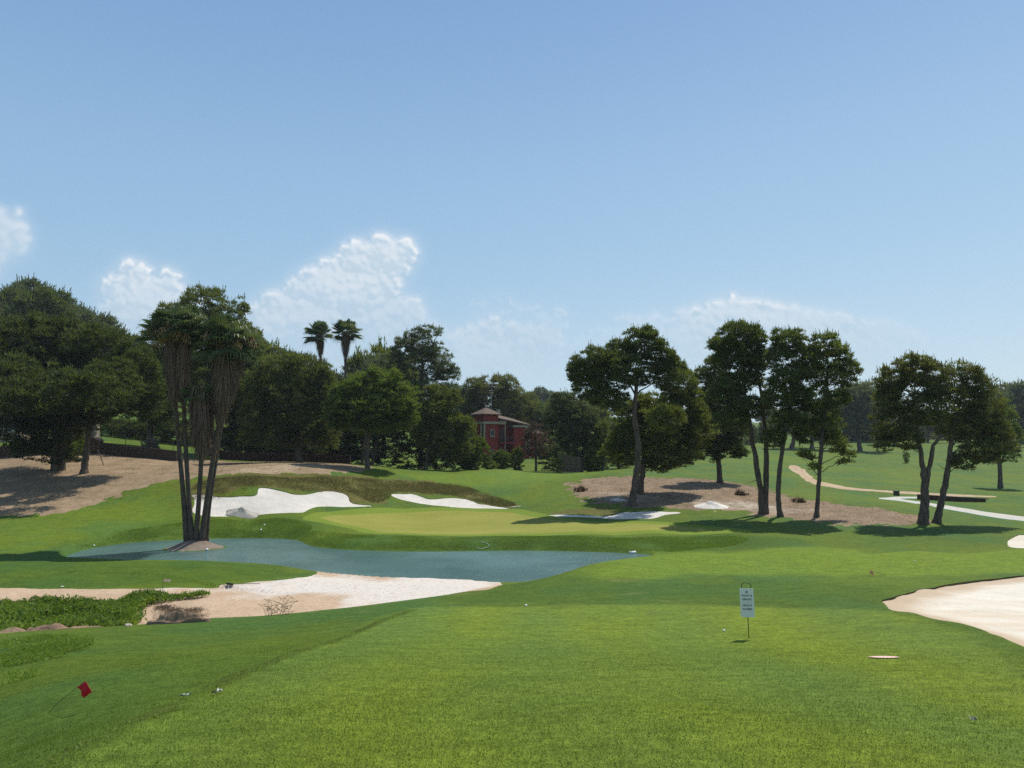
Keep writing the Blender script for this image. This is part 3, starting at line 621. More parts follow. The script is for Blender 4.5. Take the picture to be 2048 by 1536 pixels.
def pine(label, trunks, lobes, Y=None, mat='pine', spacing=.62, rc=.50, per=46, L=.30, W=.095, tr=1.0, group=None, fill=1.0, depth=.85, name='pine_tree', cat='pine tree', under=.6, tb=.5, snags=0, basez=None, twigs=5):
    """trunks: polylines of (px, py, width px); lobes: (px, py, rx px, ry px[, depth offset m])"""
    p0 = trunks[0][0]
    if Y is None: base = hit(p0[0], p0[1]); Y = base[1]
    else:
        base = P(p0[0], p0[1], Y); base[2] = ground_z(base[0], base[1])
    s = Y / F; root = empty(name, base, label, cat, group)
    lob = []
    for q in lobes:
        dy = q[4] if len(q) > 4 else rng.uniform(-.5, .5) * q[2] * s * .5
        c = P(q[0], q[1], Y) + np.array((0, dy, 0)); k = (Y + dy) / Y
        c = P(q[0], q[1], Y + dy); r = np.array((q[2] * s * k, (q[2] * .55 + q[3] * .45) * s * depth, q[3] * s * k)); lob.append((c - base, np.maximum(r * 1.08 - rc * .40, rc * .5)))
    tips = []; trunk_nodes = []
    for ti, poly in enumerate(trunks):
        b = MB(); pts = []; rad = []
        off = 0.0
        if ti > 0:
            g = base.copy(); g[0] = P(poly[0][0], poly[0][1], Y)[0]; g[2] = ground_z(g[0], g[1])
        for j, (px, py, w_) in enumerate(poly):
            q = P(px, py, Y) - base
            if j == 0: q = (np.zeros(3) if ti == 0 else np.array((q[0], q[1], (g - base)[2] if abs(py - p0[1]) < 60 else q[2])))
            pts.append(q); rad.append(w_ * s / 2)
        # resample smoothly with small bends
        pts = np.array(pts); rad = np.array(rad); t = np.linspace(0, len(pts) - 1, 4 * len(pts)); x = np.stack([np.interp(t, np.arange(len(pts)), pts[:, k]) for k in range(3)], 1)
        for _ in range(2): x[1:-1] = (x[:-2] + 2 * x[1:-1] + x[2:]) / 4
        x[2:-1] += rng.normal(size=(len(x) - 3, 3)) * rad.mean() * .12; rd = np.interp(t, np.arange(len(pts)), rad) * rng.uniform(.92, 1.08, len(t))
        if abs(poly[0][1] - p0[1]) < 60: x = np.concatenate([[x[0] - (0, 0, .5)], x]); rd = np.concatenate([[rd[0] * 1.45], rd]); rd[1] *= 1.25; rd[2] *= 1.06
        b.tube(x, rd * tr, 10); trunk_nodes.append(x)
        if ti == 0:
            nod = x
        tips.append((b, x, rd))
    allx = np.concatenate([q[1] for q in tips]); own = np.concatenate([np.full(len(q[1]), i) for i, q in enumerate(tips)])
    cl = crown_points(lob, spacing, fill * (1.25 if group in (g2, g3) else 1), under, .95 if group in (g2, g3) else .6)
    for (c, r) in lob:
        want = c[2] - max(r[2], .6) * .9
        cand = allx[:, 2] < max(want, allx[:, 2].min() + .6 * (c[2] - allx[:, 2].min())); d = np.linalg.norm(allx - c, axis=1) + np.abs(allx[:, 2] - want) * .8; d[~cand] += 50
        i = int(np.argmin(d)); a = allx[i]; bb = tips[own[i]][0]; th_ = max(.035, min(.16, .022 * (r[0] + r[2])))
        bb.tube(limb_points(a, c, .08, 7), np.linspace(th_, th_ * .35, 7), 6)
        near = cl[np.linalg.norm((cl[:, :3] - c) / r, axis=1) < 1.05]
        for k in rng.permutation(len(near))[:int(twigs + r[0] * 2.2)]:
            m_ = limb_points(c + (a - c) * rng.uniform(0, .35), near[k, :3], .05, 4, .1); bb.tube(m_, np.linspace(th_ * .4, .012, 4), 4, False)
    for k in range(snags):
        i = rng.randint(len(nod) // 4, len(nod) - 2); a = nod[i]; e = a + unit(1)[0] * (1.1, 1.1, .3) * rng.uniform(.5, 1.3); tips[0][0].tube(limb_points(a, e, -.1, 4, .1), np.linspace(.035, .008, 4), 4, False)
    for b, _, _ in tips: b.build('trunk', M['bark'], root, True)
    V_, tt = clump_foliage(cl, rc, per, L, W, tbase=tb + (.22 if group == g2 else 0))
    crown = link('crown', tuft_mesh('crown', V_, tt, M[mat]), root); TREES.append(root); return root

def bush(name, label, cat, lobes, Y, mat, spacing=.35, rc=.25, per=30, L=.16, W=.08, basepy=None, group=None, fill=1.0, part='foliage', stem=True, tb=.5, ground=True):
    """lobes in photo pixels at distance Y"""
    s = Y / F; p = P(lobes[0][0], lobes[0][1], Y); p[2] = ground_z(p[0], p[1]); root = empty(name, p, label, cat, group); lob = []
    for q in lobes:
        dy = q[4] if len(q) > 4 else 0; c = P(q[0], q[1], Y + dy) - p
        r = np.maximum(np.array((q[2] * s, (q[2] * .6 + q[3] * .4) * s, q[3] * s)) - rc * .4, rc * .4); gz_ = ground_z(c[0] + p[0], c[1] + p[1]) - p[2]
        if ground and gz_ - .2 < c[2] - r[2] < gz_ + 2.2: tp_ = c[2] + r[2]; c[2] = (tp_ + gz_ - .2) / 2; r[2] = max(rc * .4, (tp_ - gz_ + .2) / 2)
        lob.append((c, r))
    cl = crown_points(lob, spacing, fill, .8); V_, tt = clump_foliage(cl, rc, per, L, W, tbase=tb)
    link(part, tuft_mesh(part, V_, tt, M[mat]), root)
    if stem:
        b = MB()
        for c, r in lob:
            b.tube(limb_points((c[0] * .6, c[1] * .6, -.1), c, 0, 5), np.linspace(.07, .03, 5), 5)
            for k in range(6): b.tube(limb_points(c * .5, cl[rng.randint(len(cl)), :3], 0, 4), np.linspace(.03, .01, 4), 4, False)
        b.build('stem', M['bark'], root, True)
    return root

# ------------------------------------------------------------------ palms on the little island
def fan_leaf(base, d, up, pet, R_, seg=22, fold=.25):
    """costapalmate fan: petiole then a pleated disc whose fingers droop; returns tri vertices"""
    d = d / np.linalg.norm(d); s = np.cross(d, up); s /= np.linalg.norm(s) + 1e-9; n = np.cross(s, d)
    hub = base + d * pet; tv = []
    pw = .025; tv += [base - s * pw, base + s * pw, hub]; tv += [base - s * pw, hub, hub - n * .02]
    ang = np.linspace(-2.25, 2.25, seg + 1)
    for i in range(seg):
        a0, a1 = ang[i], ang[i + 1]; am = (a0 + a1) / 2; Lr = R_ * (1 - .22 * abs(am) / 2.25) * rng.uniform(.88, 1.05)
        def dirn(a, f): return math.cos(a) * d + math.sin(a) * s + n * f
        inner = .58 * Lr
        p0 = hub; p1 = hub + dirn(a0, .05) * inner; p2 = hub + dirn(a1, .05) * inner; pm = hub + dirn(am, -fold * .3) * inner
        tip = hub + dirn(am, -.1) * Lr; tip[2] -= Lr * rng.uniform(.22, .5); mid = hub + dirn(am, 0) * Lr * .82; mid[2] -= Lr * .08
        tv += [p0, p1, pm, p0, pm, p2, p1, mid, pm, pm, mid, p2]; w2 = s * .018
        tv += [mid - w2, mid + w2, tip]
    return tv
def palm(label, line, width, crown_r, n_leaf, skirt=None, n_dead=90, seeds=0, Y=None, group=None, z0=None, stubs=0, dead_w=1.0, name='fan_palm'):
    """line: trunk polyline (px, py); skirt: (top py, bottom py, half width px)"""
    if Y is None: Y = float(MOUND[1])
    s = Y / F; b0 = P(line[0][0], line[0][1], Y); b0[2] = ground_z(b0[0], b0[1]) if z0 is None else z0
    root = empty(name, b0, label, 'palm tree', group)
    pts = np.array([P(x, y, Y) - b0 for x, y in line]); pts[0] = (0, 0, -.2)
    t = np.linspace(0, len(pts) - 1, 26); x = np.stack([np.interp(t, np.arange(len(pts)), pts[:, k]) for k in range(3)], 1)
    for _ in range(3): x[1:-1] = (x[:-2] + 2 * x[1:-1] + x[2:]) / 4
    rad = width * s / 2 * (1 + .42 * np.exp(-np.linspace(0, 9, 26))) * np.linspace(1.0, .82, 26)
    MB().tube(x, rad, 12).build('trunk', M['palmbark'], root, True)
    if stubs:
        V_ = []; zt, zb = stubs
        zA, zB = (P(line[0][0], zt, Y) - b0)[2], (P(line[0][0], zb, Y) - b0)[2]
        for k in range(170):
            z = rng.uniform(zB, zA); j = int(np.argmin(abs(x[:, 2] - z))); c = x[j] * (1, 1, 0) + (0, 0, z); a = rng.uniform(0, 6.283); o = np.array((math.cos(a), math.sin(a), 0)); r = rad[j]
            sd = np.array((-o[1], o[0], 0)); V_ += [c + o * r * .9 - sd * .05, c + o * r * .9 + sd * .05, c + o * (r + .11) + (0, 0, .12)]
        link('leaf_stubs', tuft_mesh('leaf_stubs', np.array(V_), rng.rand(len(V_) // 3), M['straw']), root)
    top = x[-1]; tv = []
    for k in range(n_leaf):
        a = rng.uniform(0, 6.283); e = R(rng.choice([rng.uniform(-25, 10), rng.uniform(5, 45), rng.uniform(40, 85)], p=[.3, .42, .28])); d = np.array((math.cos(a) * math.cos(e), math.sin(a) * math.cos(e), math.sin(e)))
        pet = crown_r * rng.uniform(.38, .58); tv += fan_leaf(top + d * .1, d, np.array((0, 0, 1.0)) + unit(1)[0] * .3, pet, crown_r * rng.uniform(.46, .60))
    tv = np.array(tv); cr = tuft_mesh('crown', tv, np.repeat(rng.uniform(.15, .9, n_leaf), len(tv) // 3 // n_leaf), M['palm']); link('crown', cr, root)
    if skirt:
        t0, t1, hw = skirt; zA, zB = (P(line[-1][0], t0, Y) - b0)[2], (P(line[-1][0], t1, Y) - b0)[2]; V_ = []; W0 = hw * s
        n = int(n_dead * 26)
        for k in range(n):
            z = zB + (zA - zB) * rng.rand() ** .8; f = (z - zB) / (zA - zB); j = int(np.argmin(abs(x[:, 2] - z))); c = x[j] * (1, 1, 0) + (0, 0, z)
            prof = (.42 + .58 * math.sin(min(1, f * 1.15) * math.pi * .55)) * dead_w; a = rng.uniform(0, 6.283); o = np.array((math.cos(a), math.sin(a), 0)); r = W0 * prof * rng.uniform(.45, 1.05)
            Ls = rng.uniform(.5, 1.5) * (1.25 if rng.rand() < .15 else 1); p0 = c + o * r * .75 + (0, 0, Ls * .5); p1 = c + o * (r * (1.0 + rng.uniform(-.1, .22))) - (0, 0, Ls * .5); p1 = p1 + unit(1)[0] * .07
            wd = rng.uniform(.02, .055); sd = np.array((-o[1], o[0], 0)) * wd + unit(1)[0] * .012; V_ += [p0 - sd, p0 + sd, p1]
        link('dead_fronds', tuft_mesh('dead_fronds', np.array(V_), np.clip(rng.normal(.4, .25, len(V_) // 3), 0, 1), M['straw']), root)
    if seeds:
        for k in range(seeds):
            V_ = []
            a = rng.uniform(0, 6.283); d0 = np.array((math.cos(a), math.sin(a), .35)); tip = top + d0 * crown_r * rng.uniform(.6, .95) - (0, 0, rng.uniform(.1, .8))
            arch = limb_points(top, tip, .15, 8, .04)
            for q in arch[2:]:
                m = 40; c = q + rng.normal(size=(m, 3)) * (.16, .16, .2) - (0, 0, .15); V_.append(tufts(c, np.tile((0, 0, -1.0), (m, 1)), .19, .05, 0, .5))
            V_ = np.concatenate(V_); link('blossom', tuft_mesh('blossom', V_, rng.rand(len(V_) // 3), M['seed']), root)
    return root
pg = 'fan palms standing on the little island'
palm('tall palm at the left of the island clump, straw coloured flower stalks in its crown', [(374, 1088), (366, 980), (357, 880), (350, 800), (345, 740), (340, 672)], 9, 2.15, 52, (700, 796, 18), 56, 9, group=pg, stubs=(885, 800), z0=.42)
palm('tall palm second from the left on the island, brown flower stalks', [(384, 1090), (378, 1000), (371, 890), (367, 800), (366, 740), (368, 662)], 9, 1.9, 44, (700, 800, 17), 50, 7, group=pg, stubs=(890, 806), z0=.46)
palm('short palm in the middle of the island with a long shaggy skirt of dead fronds', [(391, 1088), (398, 1000), (402, 930), (404, 860), (402, 800)], 9, 1.35, 20, (795, 910, 27), 84, 0, group=pg, z0=.5, dead_w=1.05)
palm('tall palm on the island leaning to the right, thick brown skirt under its crown', [(402, 1092), (412, 1010), (424, 930), (436, 860), (446, 780), (452, 690)], 9.5, 2.25, 60, (712, 840, 26), 86, 6, group=pg, stubs=(925, 838), z0=.46)
palm('slim palm hidden behind the right-leaning one on the island', [(412, 1082), (418, 1010), (431, 930), (441, 860), (462, 780), (474, 700)], 7.5, 1.9, 32, (715, 800, 18), 36, 2, Y=float(MOUND[1]) + .8, group=pg, z0=.35)
# ------------------------------------------------------------------ pair of palms beyond the wood
pq = 'two tall palms showing above the wood'
palm('tall palm above the wood, the left one of the close pair', [(642, 900), (642, 800), (641, 700), (638, 672)], 5.5, 2.45, 44, (676, 712, 10), 30, 0, Y=108, group=pq)
palm('tall palm above the wood, the right one of the close pair', [(691, 900), (691, 800), (691, 700), (692, 668)], 6, 2.5, 46, (672, 714, 11), 34, 1, Y=106, group=pq)

# ------------------------------------------------------------------ pines
g1 = 'pines along the back of the course'; g2 = 'pines on the bare earth bank'; g3 = 'pines by the cart path'; g4 = 'pines far off beyond the course'
pine('huge dark spreading pine at the far left, its lower boughs hanging to the dirt', [[(112, 940, 16), (112, 860, 14), (105, 760, 10), (95, 690, 6)], [(125, 936, 10), (128, 870, 9), (140, 800, 6)]],
     [(55, 690, 95, 62), (-25, 740, 100, 105), (105, 720, 65, 75), (60, 800, 105, 70), (150, 760, 45, 60), (20, 850, 80, 48), (110, 860, 60, 40), (100, 652, 48, 28), (165, 695, 24, 42), (150, 662, 16, 26), (108, 905, 34, 26), (60, 900, 40, 22), (30, 770, 90, 60, -6.5), (35, 800, 80, 40, -10), (120, 790, 50, 36, -9), (150, 780, 50, 40, -12), (110, 790, 50, 55, -5)], mat='pine_dark', spacing=.72, rc=.6, per=44, L=.36, W=.11, group=g1, tb=.12)  # lobes offset towards the camera are added to spread shade over the dirt
pine('dark rounded pine with a bare trunk, beside the dirt road, left of the palms', [[(168, 947, 15), (171, 920, 12), (175, 880, 10), (182, 830, 8), (200, 770, 6)]],
     [(215, 700, 55, 45), (265, 735, 50, 55), (205, 765, 60, 60), (290, 775, 36, 52), (240, 800, 70, 42), (185, 810, 50, 40), (300, 810, 26, 28), (170, 700, 40, 50), (160, 850, 40, 22), (225, 770, 55, 50, -4), (205, 790, 50, 36, -9)], mat='pine_dark', spacing=.66, rc=.52, per=46, group=g1, tb=.22)  # last two lobes, set forward, are added to widen its cast shadow
pine('tall dome shaped pine rising directly behind the palm crowns', [[(420, 930, 14), (420, 800, 11), (415, 680, 7)]],
     [(412, 612, 52, 36), (352, 650, 46, 40), (475, 640, 22, 40), (500, 690, 26, 34), (400, 680, 70, 58), (470, 700, 50, 50), (330, 690, 40, 44), (430, 760, 85, 60), (330, 760, 44, 50), (510, 730, 26, 40), (480, 612, 10, 20)], Y=92, mat='pine', spacing=.74, rc=.6, per=44, L=.38, W=.115, group=g1, tb=.6)
pine('dark pine filling the gap between the rounded pine and the palms', [[(300, 910, 12), (302, 820, 10), (305, 740, 6)]],
     [(480, 800, 26, 60), (290, 735, 44, 44), (325, 790, 44, 44), (270, 700, 30, 28), (320, 840, 40, 26)], Y=96, mat='pine_dark', spacing=.8, rc=.62, per=42, L=.38, W=.12, group=g1)
pine('broad bushy pine to the right of the palms with boughs sweeping low', [[(598, 930, 14), (592, 860, 11), (580, 780, 7)]],
     [(560, 750, 50, 40), (610, 745, 46, 34), (525, 790, 40, 50), (640, 780, 40, 36), (580, 800, 70, 44), (600, 850, 60, 34), (545, 870, 52, 36), (635, 885, 40, 24), (660, 850, 26, 30), (510, 840, 30, 40), (650, 760, 20, 20)], Y=82, mat='pine', spacing=.68, rc=.54, per=46, group=g1, tb=.3)
pine('umbrella shaped pine with a clean trunk on the crest behind the bunkers', [[(735, 937, 10), (734, 905, 9), (736, 875, 8), (742, 835, 6)]],
     [(745, 778, 62, 30), (700, 800, 44, 36), (795, 798, 40, 34), (745, 820, 84, 36), (680, 830, 30, 26), (808, 835, 32, 24), (745, 850, 80, 20), (765, 755, 36, 18), (715, 762, 20, 14)], mat='pine_bright', spacing=.58, rc=.46, per=48, group=g1, tb=.45)
pine('slim pine trunk leaning left just behind the umbrella shaped pine', [[(724, 926, 6), (726, 900, 5), (730, 868, 4)]], [(715, 855, 30, 16), (700, 848, 22, 16)], Y=88, mat='pine_bright', spacing=.6, rc=.45, per=40, group=g1)
pine('slim pine trunk leaning right just behind the umbrella shaped pine', [[(744, 926, 6), (750, 900, 5), (757, 868, 4)]], [(770, 855, 34, 15), (795, 850, 26, 16)], Y=90, mat='pine_bright', spacing=.6, rc=.45, per=40, group=g1)
pine('tall feathery blue-green pine behind and right of the umbrella shaped pine', [[(842, 925, 10), (842, 820, 9), (845, 720, 5)]],
     [(845, 682, 36, 30), (872, 720, 34, 34), (815, 700, 30, 34), (840, 740, 52, 46), (890, 755, 24, 22), (908, 742, 12, 12), (790, 735, 18, 26), (775, 745, 14, 18), (840, 795, 50, 36), (800, 780, 36, 36), (842, 660, 10, 10), (878, 668, 8, 14)], Y=98, mat='pine_blue', spacing=.66, rc=.5, per=44, L=.34, W=.09, group=g1, fill=.85, tb=.5)
pine('lower light green pine at the foot of the tall feathery one', [[(851, 932, 7), (856, 905, 6), (864, 870, 5), (872, 840, 4)]],
     [(870, 825, 34, 28), (905, 850, 34, 28), (880, 870, 50, 32), (930, 860, 20, 26), (895, 905, 36, 20), (845, 860, 24, 24), (925, 895, 22, 18), (870, 790, 26, 22), (905, 800, 20, 22)], Y=88, mat='pine', spacing=.56, rc=.42, per=44, group=g1, tb=.55)
pine('olive toned pine behind the red house', [[(985, 920, 10), (985, 840, 8), (985, 790, 5)]],
     [(985, 775, 38, 26), (950, 790, 30, 30), (1020, 790, 26, 34), (985, 810, 60, 32), (1040, 815, 22, 24), (940, 830, 26, 28), (1000, 850, 50, 30), (1008, 765, 14, 12)], Y=150, mat='pine_brown', spacing=1.0, rc=.75, per=40, L=.5, W=.15, group=g1, tb=.5)
pine('dark green pine just right of the red house', [[(1163, 928, 7), (1168, 900, 6), (1172, 860, 5)]],
     [(1140, 815, 26, 28), (1120, 800, 18, 14), (1165, 840, 32, 36), (1110, 835, 26, 26), (1140, 860, 40, 30), (1185, 870, 24, 26), (1150, 895, 28, 18), (1205, 895, 24, 20)], Y=92, mat='pine_blue', spacing=.62, rc=.48, per=44, L=.32, group=g1, tb=.45)
pine('half dead reddish pine in front of the house wall', [[(1072, 930, 5), (1072, 900, 5), (1070, 860, 4)]], [(1072, 870, 24, 22), (1056, 890, 16, 20), (1092, 890, 20, 18), (1070, 908, 24, 14), (1060, 850, 10, 12)], Y=100, mat='dead', spacing=.6, rc=.4, per=26, fill=.6, group=g1)
pine('great spreading dark pine on the bare bank, nearer of its two thick trunks', [[(1262, 1012, 17), (1268, 985, 14), (1274, 940, 13), (1277, 890, 12), (1268, 830, 9), (1275, 760, 7)]],
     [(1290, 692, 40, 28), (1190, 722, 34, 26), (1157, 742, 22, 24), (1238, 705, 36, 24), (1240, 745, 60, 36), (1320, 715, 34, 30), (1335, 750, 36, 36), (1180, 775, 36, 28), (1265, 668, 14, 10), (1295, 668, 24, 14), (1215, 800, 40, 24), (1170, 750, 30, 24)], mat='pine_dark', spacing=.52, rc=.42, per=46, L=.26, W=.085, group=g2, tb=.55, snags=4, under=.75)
pine('lighter green pine mixed into the great dark one, standing just behind it', [[(1279, 986, 15), (1284, 955, 12), (1290, 900, 10), (1300, 850, 8), (1310, 810, 6)]],
     [(1300, 812, 50, 24, -1), (1260, 840, 34, 30, -1), (1330, 840, 40, 32, -4), (1300, 870, 60, 30, -1), (1255, 875, 34, 24, -1), (1290, 900, 46, 20, -1), (1360, 770, 34, 40), (1375, 820, 36, 40), (1345, 915, 44, 24), (1245, 880, 30, 24), (1310, 930, 30, 18), (1395, 860, 34, 40), (1225, 905, 26, 22), (1375, 900, 26, 30), (1250, 925, 22, 12)], mat='pine', spacing=.58, rc=.44, per=46, L=.27, W=.09, group=g2, tb=.55, under=.75)
pine('dark short pine at the back of the bare bank between the tall groups', [[(1440, 966, 12), (1438, 930, 10), (1436, 880, 8)]],
     [(1430, 860, 40, 44), (1400, 830, 30, 34), (1455, 900, 36, 24), (1415, 900, 36, 24), (1470, 860, 26, 30), (1440, 805, 36, 36), (1480, 905, 18, 12), (1405, 770, 24, 34), (1430, 740, 24, 30)], mat='pine_dark', spacing=.6, rc=.46, per=46, group=g2, tb=.45)
pine('tall pine with twin trunks splitting low, left of the tall group on the bank', [[(1525, 1028, 15), (1522, 985, 12), (1514, 935, 11), (1504, 880, 9), (1492, 800, 7), (1482, 720, 5)], [(1530, 1000, 12), (1532, 940, 11), (1533, 880, 9), (1524, 800, 6), (1512, 730, 4)]],
     [(1478, 668, 36, 24), (1450, 690, 26, 26), (1510, 680, 24, 26), (1475, 712, 46, 28), (1515, 725, 26, 28), (1440, 725, 18, 18), (1480, 765, 44, 26), (1450, 790, 36, 24), (1500, 815, 40, 24), (1425, 690, 10, 12), (1460, 845, 36, 22)], mat='pine_dark', spacing=.5, rc=.42, per=46, L=.26, W=.085, group=g2, tb=.55, under=.75, snags=4)
pine('tall pine with a curving single trunk in the middle of the tall group', [[(1561, 1034, 12), (1556, 995, 10), (1558, 940, 9), (1568, 880, 8), (1580, 810, 6), (1585, 740, 5)]],
     [(1575, 686, 32, 28), (1555, 715, 22, 28), (1598, 720, 26, 30), (1575, 760, 36, 28), (1555, 800, 30, 28), (1600, 800, 26, 30), (1580, 850, 34, 26), (1545, 880, 22, 20)], mat='pine_dark', spacing=.5, rc=.42, per=46, L=.26, W=.085, group=g2, tb=.6, under=.75)
pine('tall pine at the right of the tall group, boughs reaching out to the right', [[(1633, 1034, 10), (1636, 990, 8), (1640, 930, 8), (1645, 860, 7), (1652, 790, 6), (1656, 730, 4)]],
     [(1655, 695, 34, 26), (1630, 720, 24, 24), (1682, 715, 18, 22), (1700, 738, 22, 16), (1650, 750, 40, 26), (1692, 760, 22, 16), (1630, 800, 34, 30), (1668, 800, 26, 22), (1650, 850, 34, 28), (1670, 885, 26, 20), (1610, 870, 20, 20), (1698, 905, 14, 14), (1612, 915, 16, 14), (1690, 925, 14, 8), (1625, 938, 10, 7)], mat='pine', spacing=.52, rc=.42, per=44, L=.26, W=.085, group=g2, tb=.45, under=.75, snags=5)
pine('airy pine by the cart path with a forked trunk', [[(1846, 1048, 21), (1849, 1010, 17), (1850, 970, 13), (1843, 920, 9), (1836, 870, 7), (1830, 800, 5)], [(1851, 975, 11), (1860, 930, 9), (1867, 890, 7), (1885, 870, 5)]],
     [(1828, 735, 40, 24), (1790, 765, 36, 32), (1860, 748, 36, 28), (1825, 785, 50, 34), (1775, 805, 26, 32), (1785, 850, 36, 34), (1850, 825, 50, 30), (1765, 885, 22, 22), (1815, 880, 30, 22), (1870, 780, 30, 30)], mat='pine_brown', spacing=.50, rc=.40, per=38, L=.26, W=.08, group=g3, tb=.4, under=.75, snags=6, fill=.85)
pine('airy pine by the cart path leaning right over the slope', [[(1873, 1046, 15), (1882, 1005, 12), (1893, 960, 11), (1901, 900, 9), (1908, 840, 7), (1925, 790, 5)]],
     [(1925, 748, 38, 22), (1955, 775, 32, 26), (1920, 800, 50, 34), (1975, 820, 36, 36), (1995, 870, 32, 34), (1945, 860, 50, 32), (1900, 860, 30, 26), (1965, 905, 40, 24), (2015, 890, 18, 22), (1930, 925, 26, 18), (1990, 920, 20, 14), (1905, 920, 14, 12)], mat='pine_brown', spacing=.52, rc=.42, per=38, L=.26, W=.08, group=g3, tb=.35, under=.75, snags=4, fill=.85)
pine('fresh green pine behind the leaning one by the cart path', [[(2000, 960, 9), (1998, 900, 7), (2000, 850, 5)]], [(1995, 830, 30, 30), (2012, 870, 26, 34), (1985, 880, 30, 26), (2025, 905, 14, 20)], Y=95, mat='pine_bright', spacing=.7, rc=.5, per=40, group=g3, tb=.3)
for lb, tr_, lo_, Y_, mt in [('bluish far pine with a dark trunk, seen between the tall group and the airy pines', [(1720, 897, 9), (1718, 870, 7), (1712, 830, 6)], [(1715, 790, 34, 22), (1690, 820, 34, 30), (1735, 820, 34, 30), (1715, 855, 46, 20), (1765, 840, 20, 20)], 190, 'pine_blue'),
        ('far pine with a leaning trunk seen under the tall group', [(1583, 906, 10), (1588, 880, 8), (1592, 850, 6)], [(1590, 840, 40, 24), (1560, 860, 26, 16), (1620, 855, 26, 18)], 170, 'pine_dark'),
        ('far pine standing just right of the leaning far trunk', [(1624, 903, 9), (1623, 880, 7), (1625, 850, 6)], [(1630, 845, 36, 22), (1655, 860, 26, 16)], 175, 'pine_blue'),
        ('far pine whose trunk shows behind the airy pines', [(1790, 896, 7), (1790, 875, 5), (1790, 850, 4)], [(1790, 840, 36, 26), (1815, 850, 30, 22), (1765, 850, 24, 20)], 215, 'pine_dark'),
        ('far pine with a trunk seen through the fork of the airy pine', [(1856, 893, 5), (1856, 870, 4), (1858, 850, 3)], [(1855, 850, 30, 18), (1880, 845, 26, 20)], 230, 'pine_blue'),
        ('thin far pine trunk under the great dark pine', [(1312, 945, 5), (1315, 915, 5), (1318, 890, 4)], [(1320, 880, 30, 22), (1345, 870, 24, 20)], 105, 'pine'),
        ('dark far pine at the extreme right edge behind the slope', [(2040, 905, 7), (2040, 860, 6), (2040, 820, 4)], [(2036, 790, 26, 18), (2060, 800, 30, 30), (2040, 830, 30, 36), (2010, 800, 16, 18)], 240, 'pine_blue')]:
    pine(lb, [tr_], lo_, Y=Y_, mat=mt, spacing=1.15 if Y_ > 150 else .7, rc=.85 if Y_ > 150 else .5, per=38, L=.6 if Y_ > 150 else .32, W=.19 if Y_ > 150 else .1, group=g4, tb=.45)
pine('small pine between the house trees and the great dark pine', [[(1205, 932, 5), (1206, 905, 4), (1206, 880, 4)]], [(1205, 885, 22, 24), (1190, 905, 20, 18), (1222, 900, 20, 20), (1205, 860, 16, 16)], Y=90, mat='pine', spacing=.55, rc=.4, per=42, group=g1)

# the wood that closes the view: copies of three far trees, each its own object
def proto(seed, mat, shape):
    global rng
    rng = np.random.RandomState(seed); lob = [(np.array(c, float), np.array(r, float)) for c, r in shape]
    cl = crown_points(lob, 1.25, 1.0, .7); V_, tt = clump_foliage(cl, .95, 34, .75, .24)
    cm = tuft_mesh('crown', V_, tt, M[mat]); b = MB(); b.tube(limb_points((0, 0, -1), (0.2, 0, 7.5), 0, 7, .03), np.linspace(.32, .12, 7), 8)
    for c, r in lob: b.tube(limb_points((0, 0, 4.5), c, .1, 6), np.linspace(.12, .04, 6), 5)
    me = bpy.data.meshes.new('trunk'); me.from_pydata(b.v, [], b.f); me.materials.append(M['bark']); me.update(); return cm, me
PR = [proto(21, 'pine_blue', [((0, 0, 9), (3.6, 3.2, 2.6)), ((-2.6, .6, 7.2), (2.6, 2.6, 2.2)), ((2.6, -.4, 7.4), (2.8, 2.6, 2.3)), ((0, 1.6, 6), (3.6, 3, 2))]),
      proto(22, 'pine_dark', [((0, 0, 9.5), (2.6, 2.6, 2.8)), ((-1.8, -.5, 7), (2.4, 2.4, 2.4)), ((1.9, .5, 6.8), (2.6, 2.4, 2.4)), ((0, 0, 4.6), (3.2, 3, 2))]),
      proto(23, 'pine', [((.5, 0, 8), (4.4, 3.6, 2.2)), ((-2.8, 0, 6.8), (2.4, 2.4, 1.8)), ((3.2, .5, 6.6), (2.4, 2.4, 1.8)), ((0, 0, 5.4), (3.6, 3.2, 1.6))])]
rng = np.random.RandomState(99)
ORD = 'first second third fourth fifth sixth seventh eighth ninth tenth eleventh twelfth thirteenth fourteenth fifteenth sixteenth seventeenth eighteenth nineteenth twentieth'.split()
def nth(pxs, px):
    k = sorted(pxs).index(px); n = len(pxs); a = lambda i: ORD[i]
    return 'leftmost' if k == 0 else 'rightmost' if k == n - 1 else a(k) + ' from the left' if k < n / 2 else a(n - 1 - k) + ' from the right'
def wood_tree(px, Y_, top, kind, label, group):
    """top: photo row of the tree's top"""
    p = P(px, 900, Y_); z = ground_z(p[0], p[1]); ht = P(px, top, Y_)[2] - z; sc_ = max(.45, ht / (11.6, 12.3, 10.2)[kind])
    root = empty('pine_tree', (p[0], p[1], z), label, 'pine tree', group, rng.uniform(0, 6.28)); root.scale = (sc_ * rng.uniform(.9, 1.15), sc_ * rng.uniform(.9, 1.1), sc_)
    link('crown', PR[kind][0], root); link('trunk', PR[kind][1], root)
row = [(-40, 600), (5, 580), (40, 564), (75, 578), (105, 596), (140, 612), (170, 632), (200, 652), (222, 668), (245, 684), (270, 694), (20, 620), (90, 640)]
for k, (px, top) in enumerate(row):
    wood_tree(px, 150 + 12 * (k % 3), top, k % 2, 'dark pine on the left hilltop, ' + nth([q_[0] for q_ in row], px), 'pines on the left hilltop')
row = [(300, 705), (335, 712), (545, 705), (575, 715), (520, 700), (640, 765), (665, 752), (690, 770), (725, 740), (750, 722), (768, 712), (610, 740), (480, 720)]
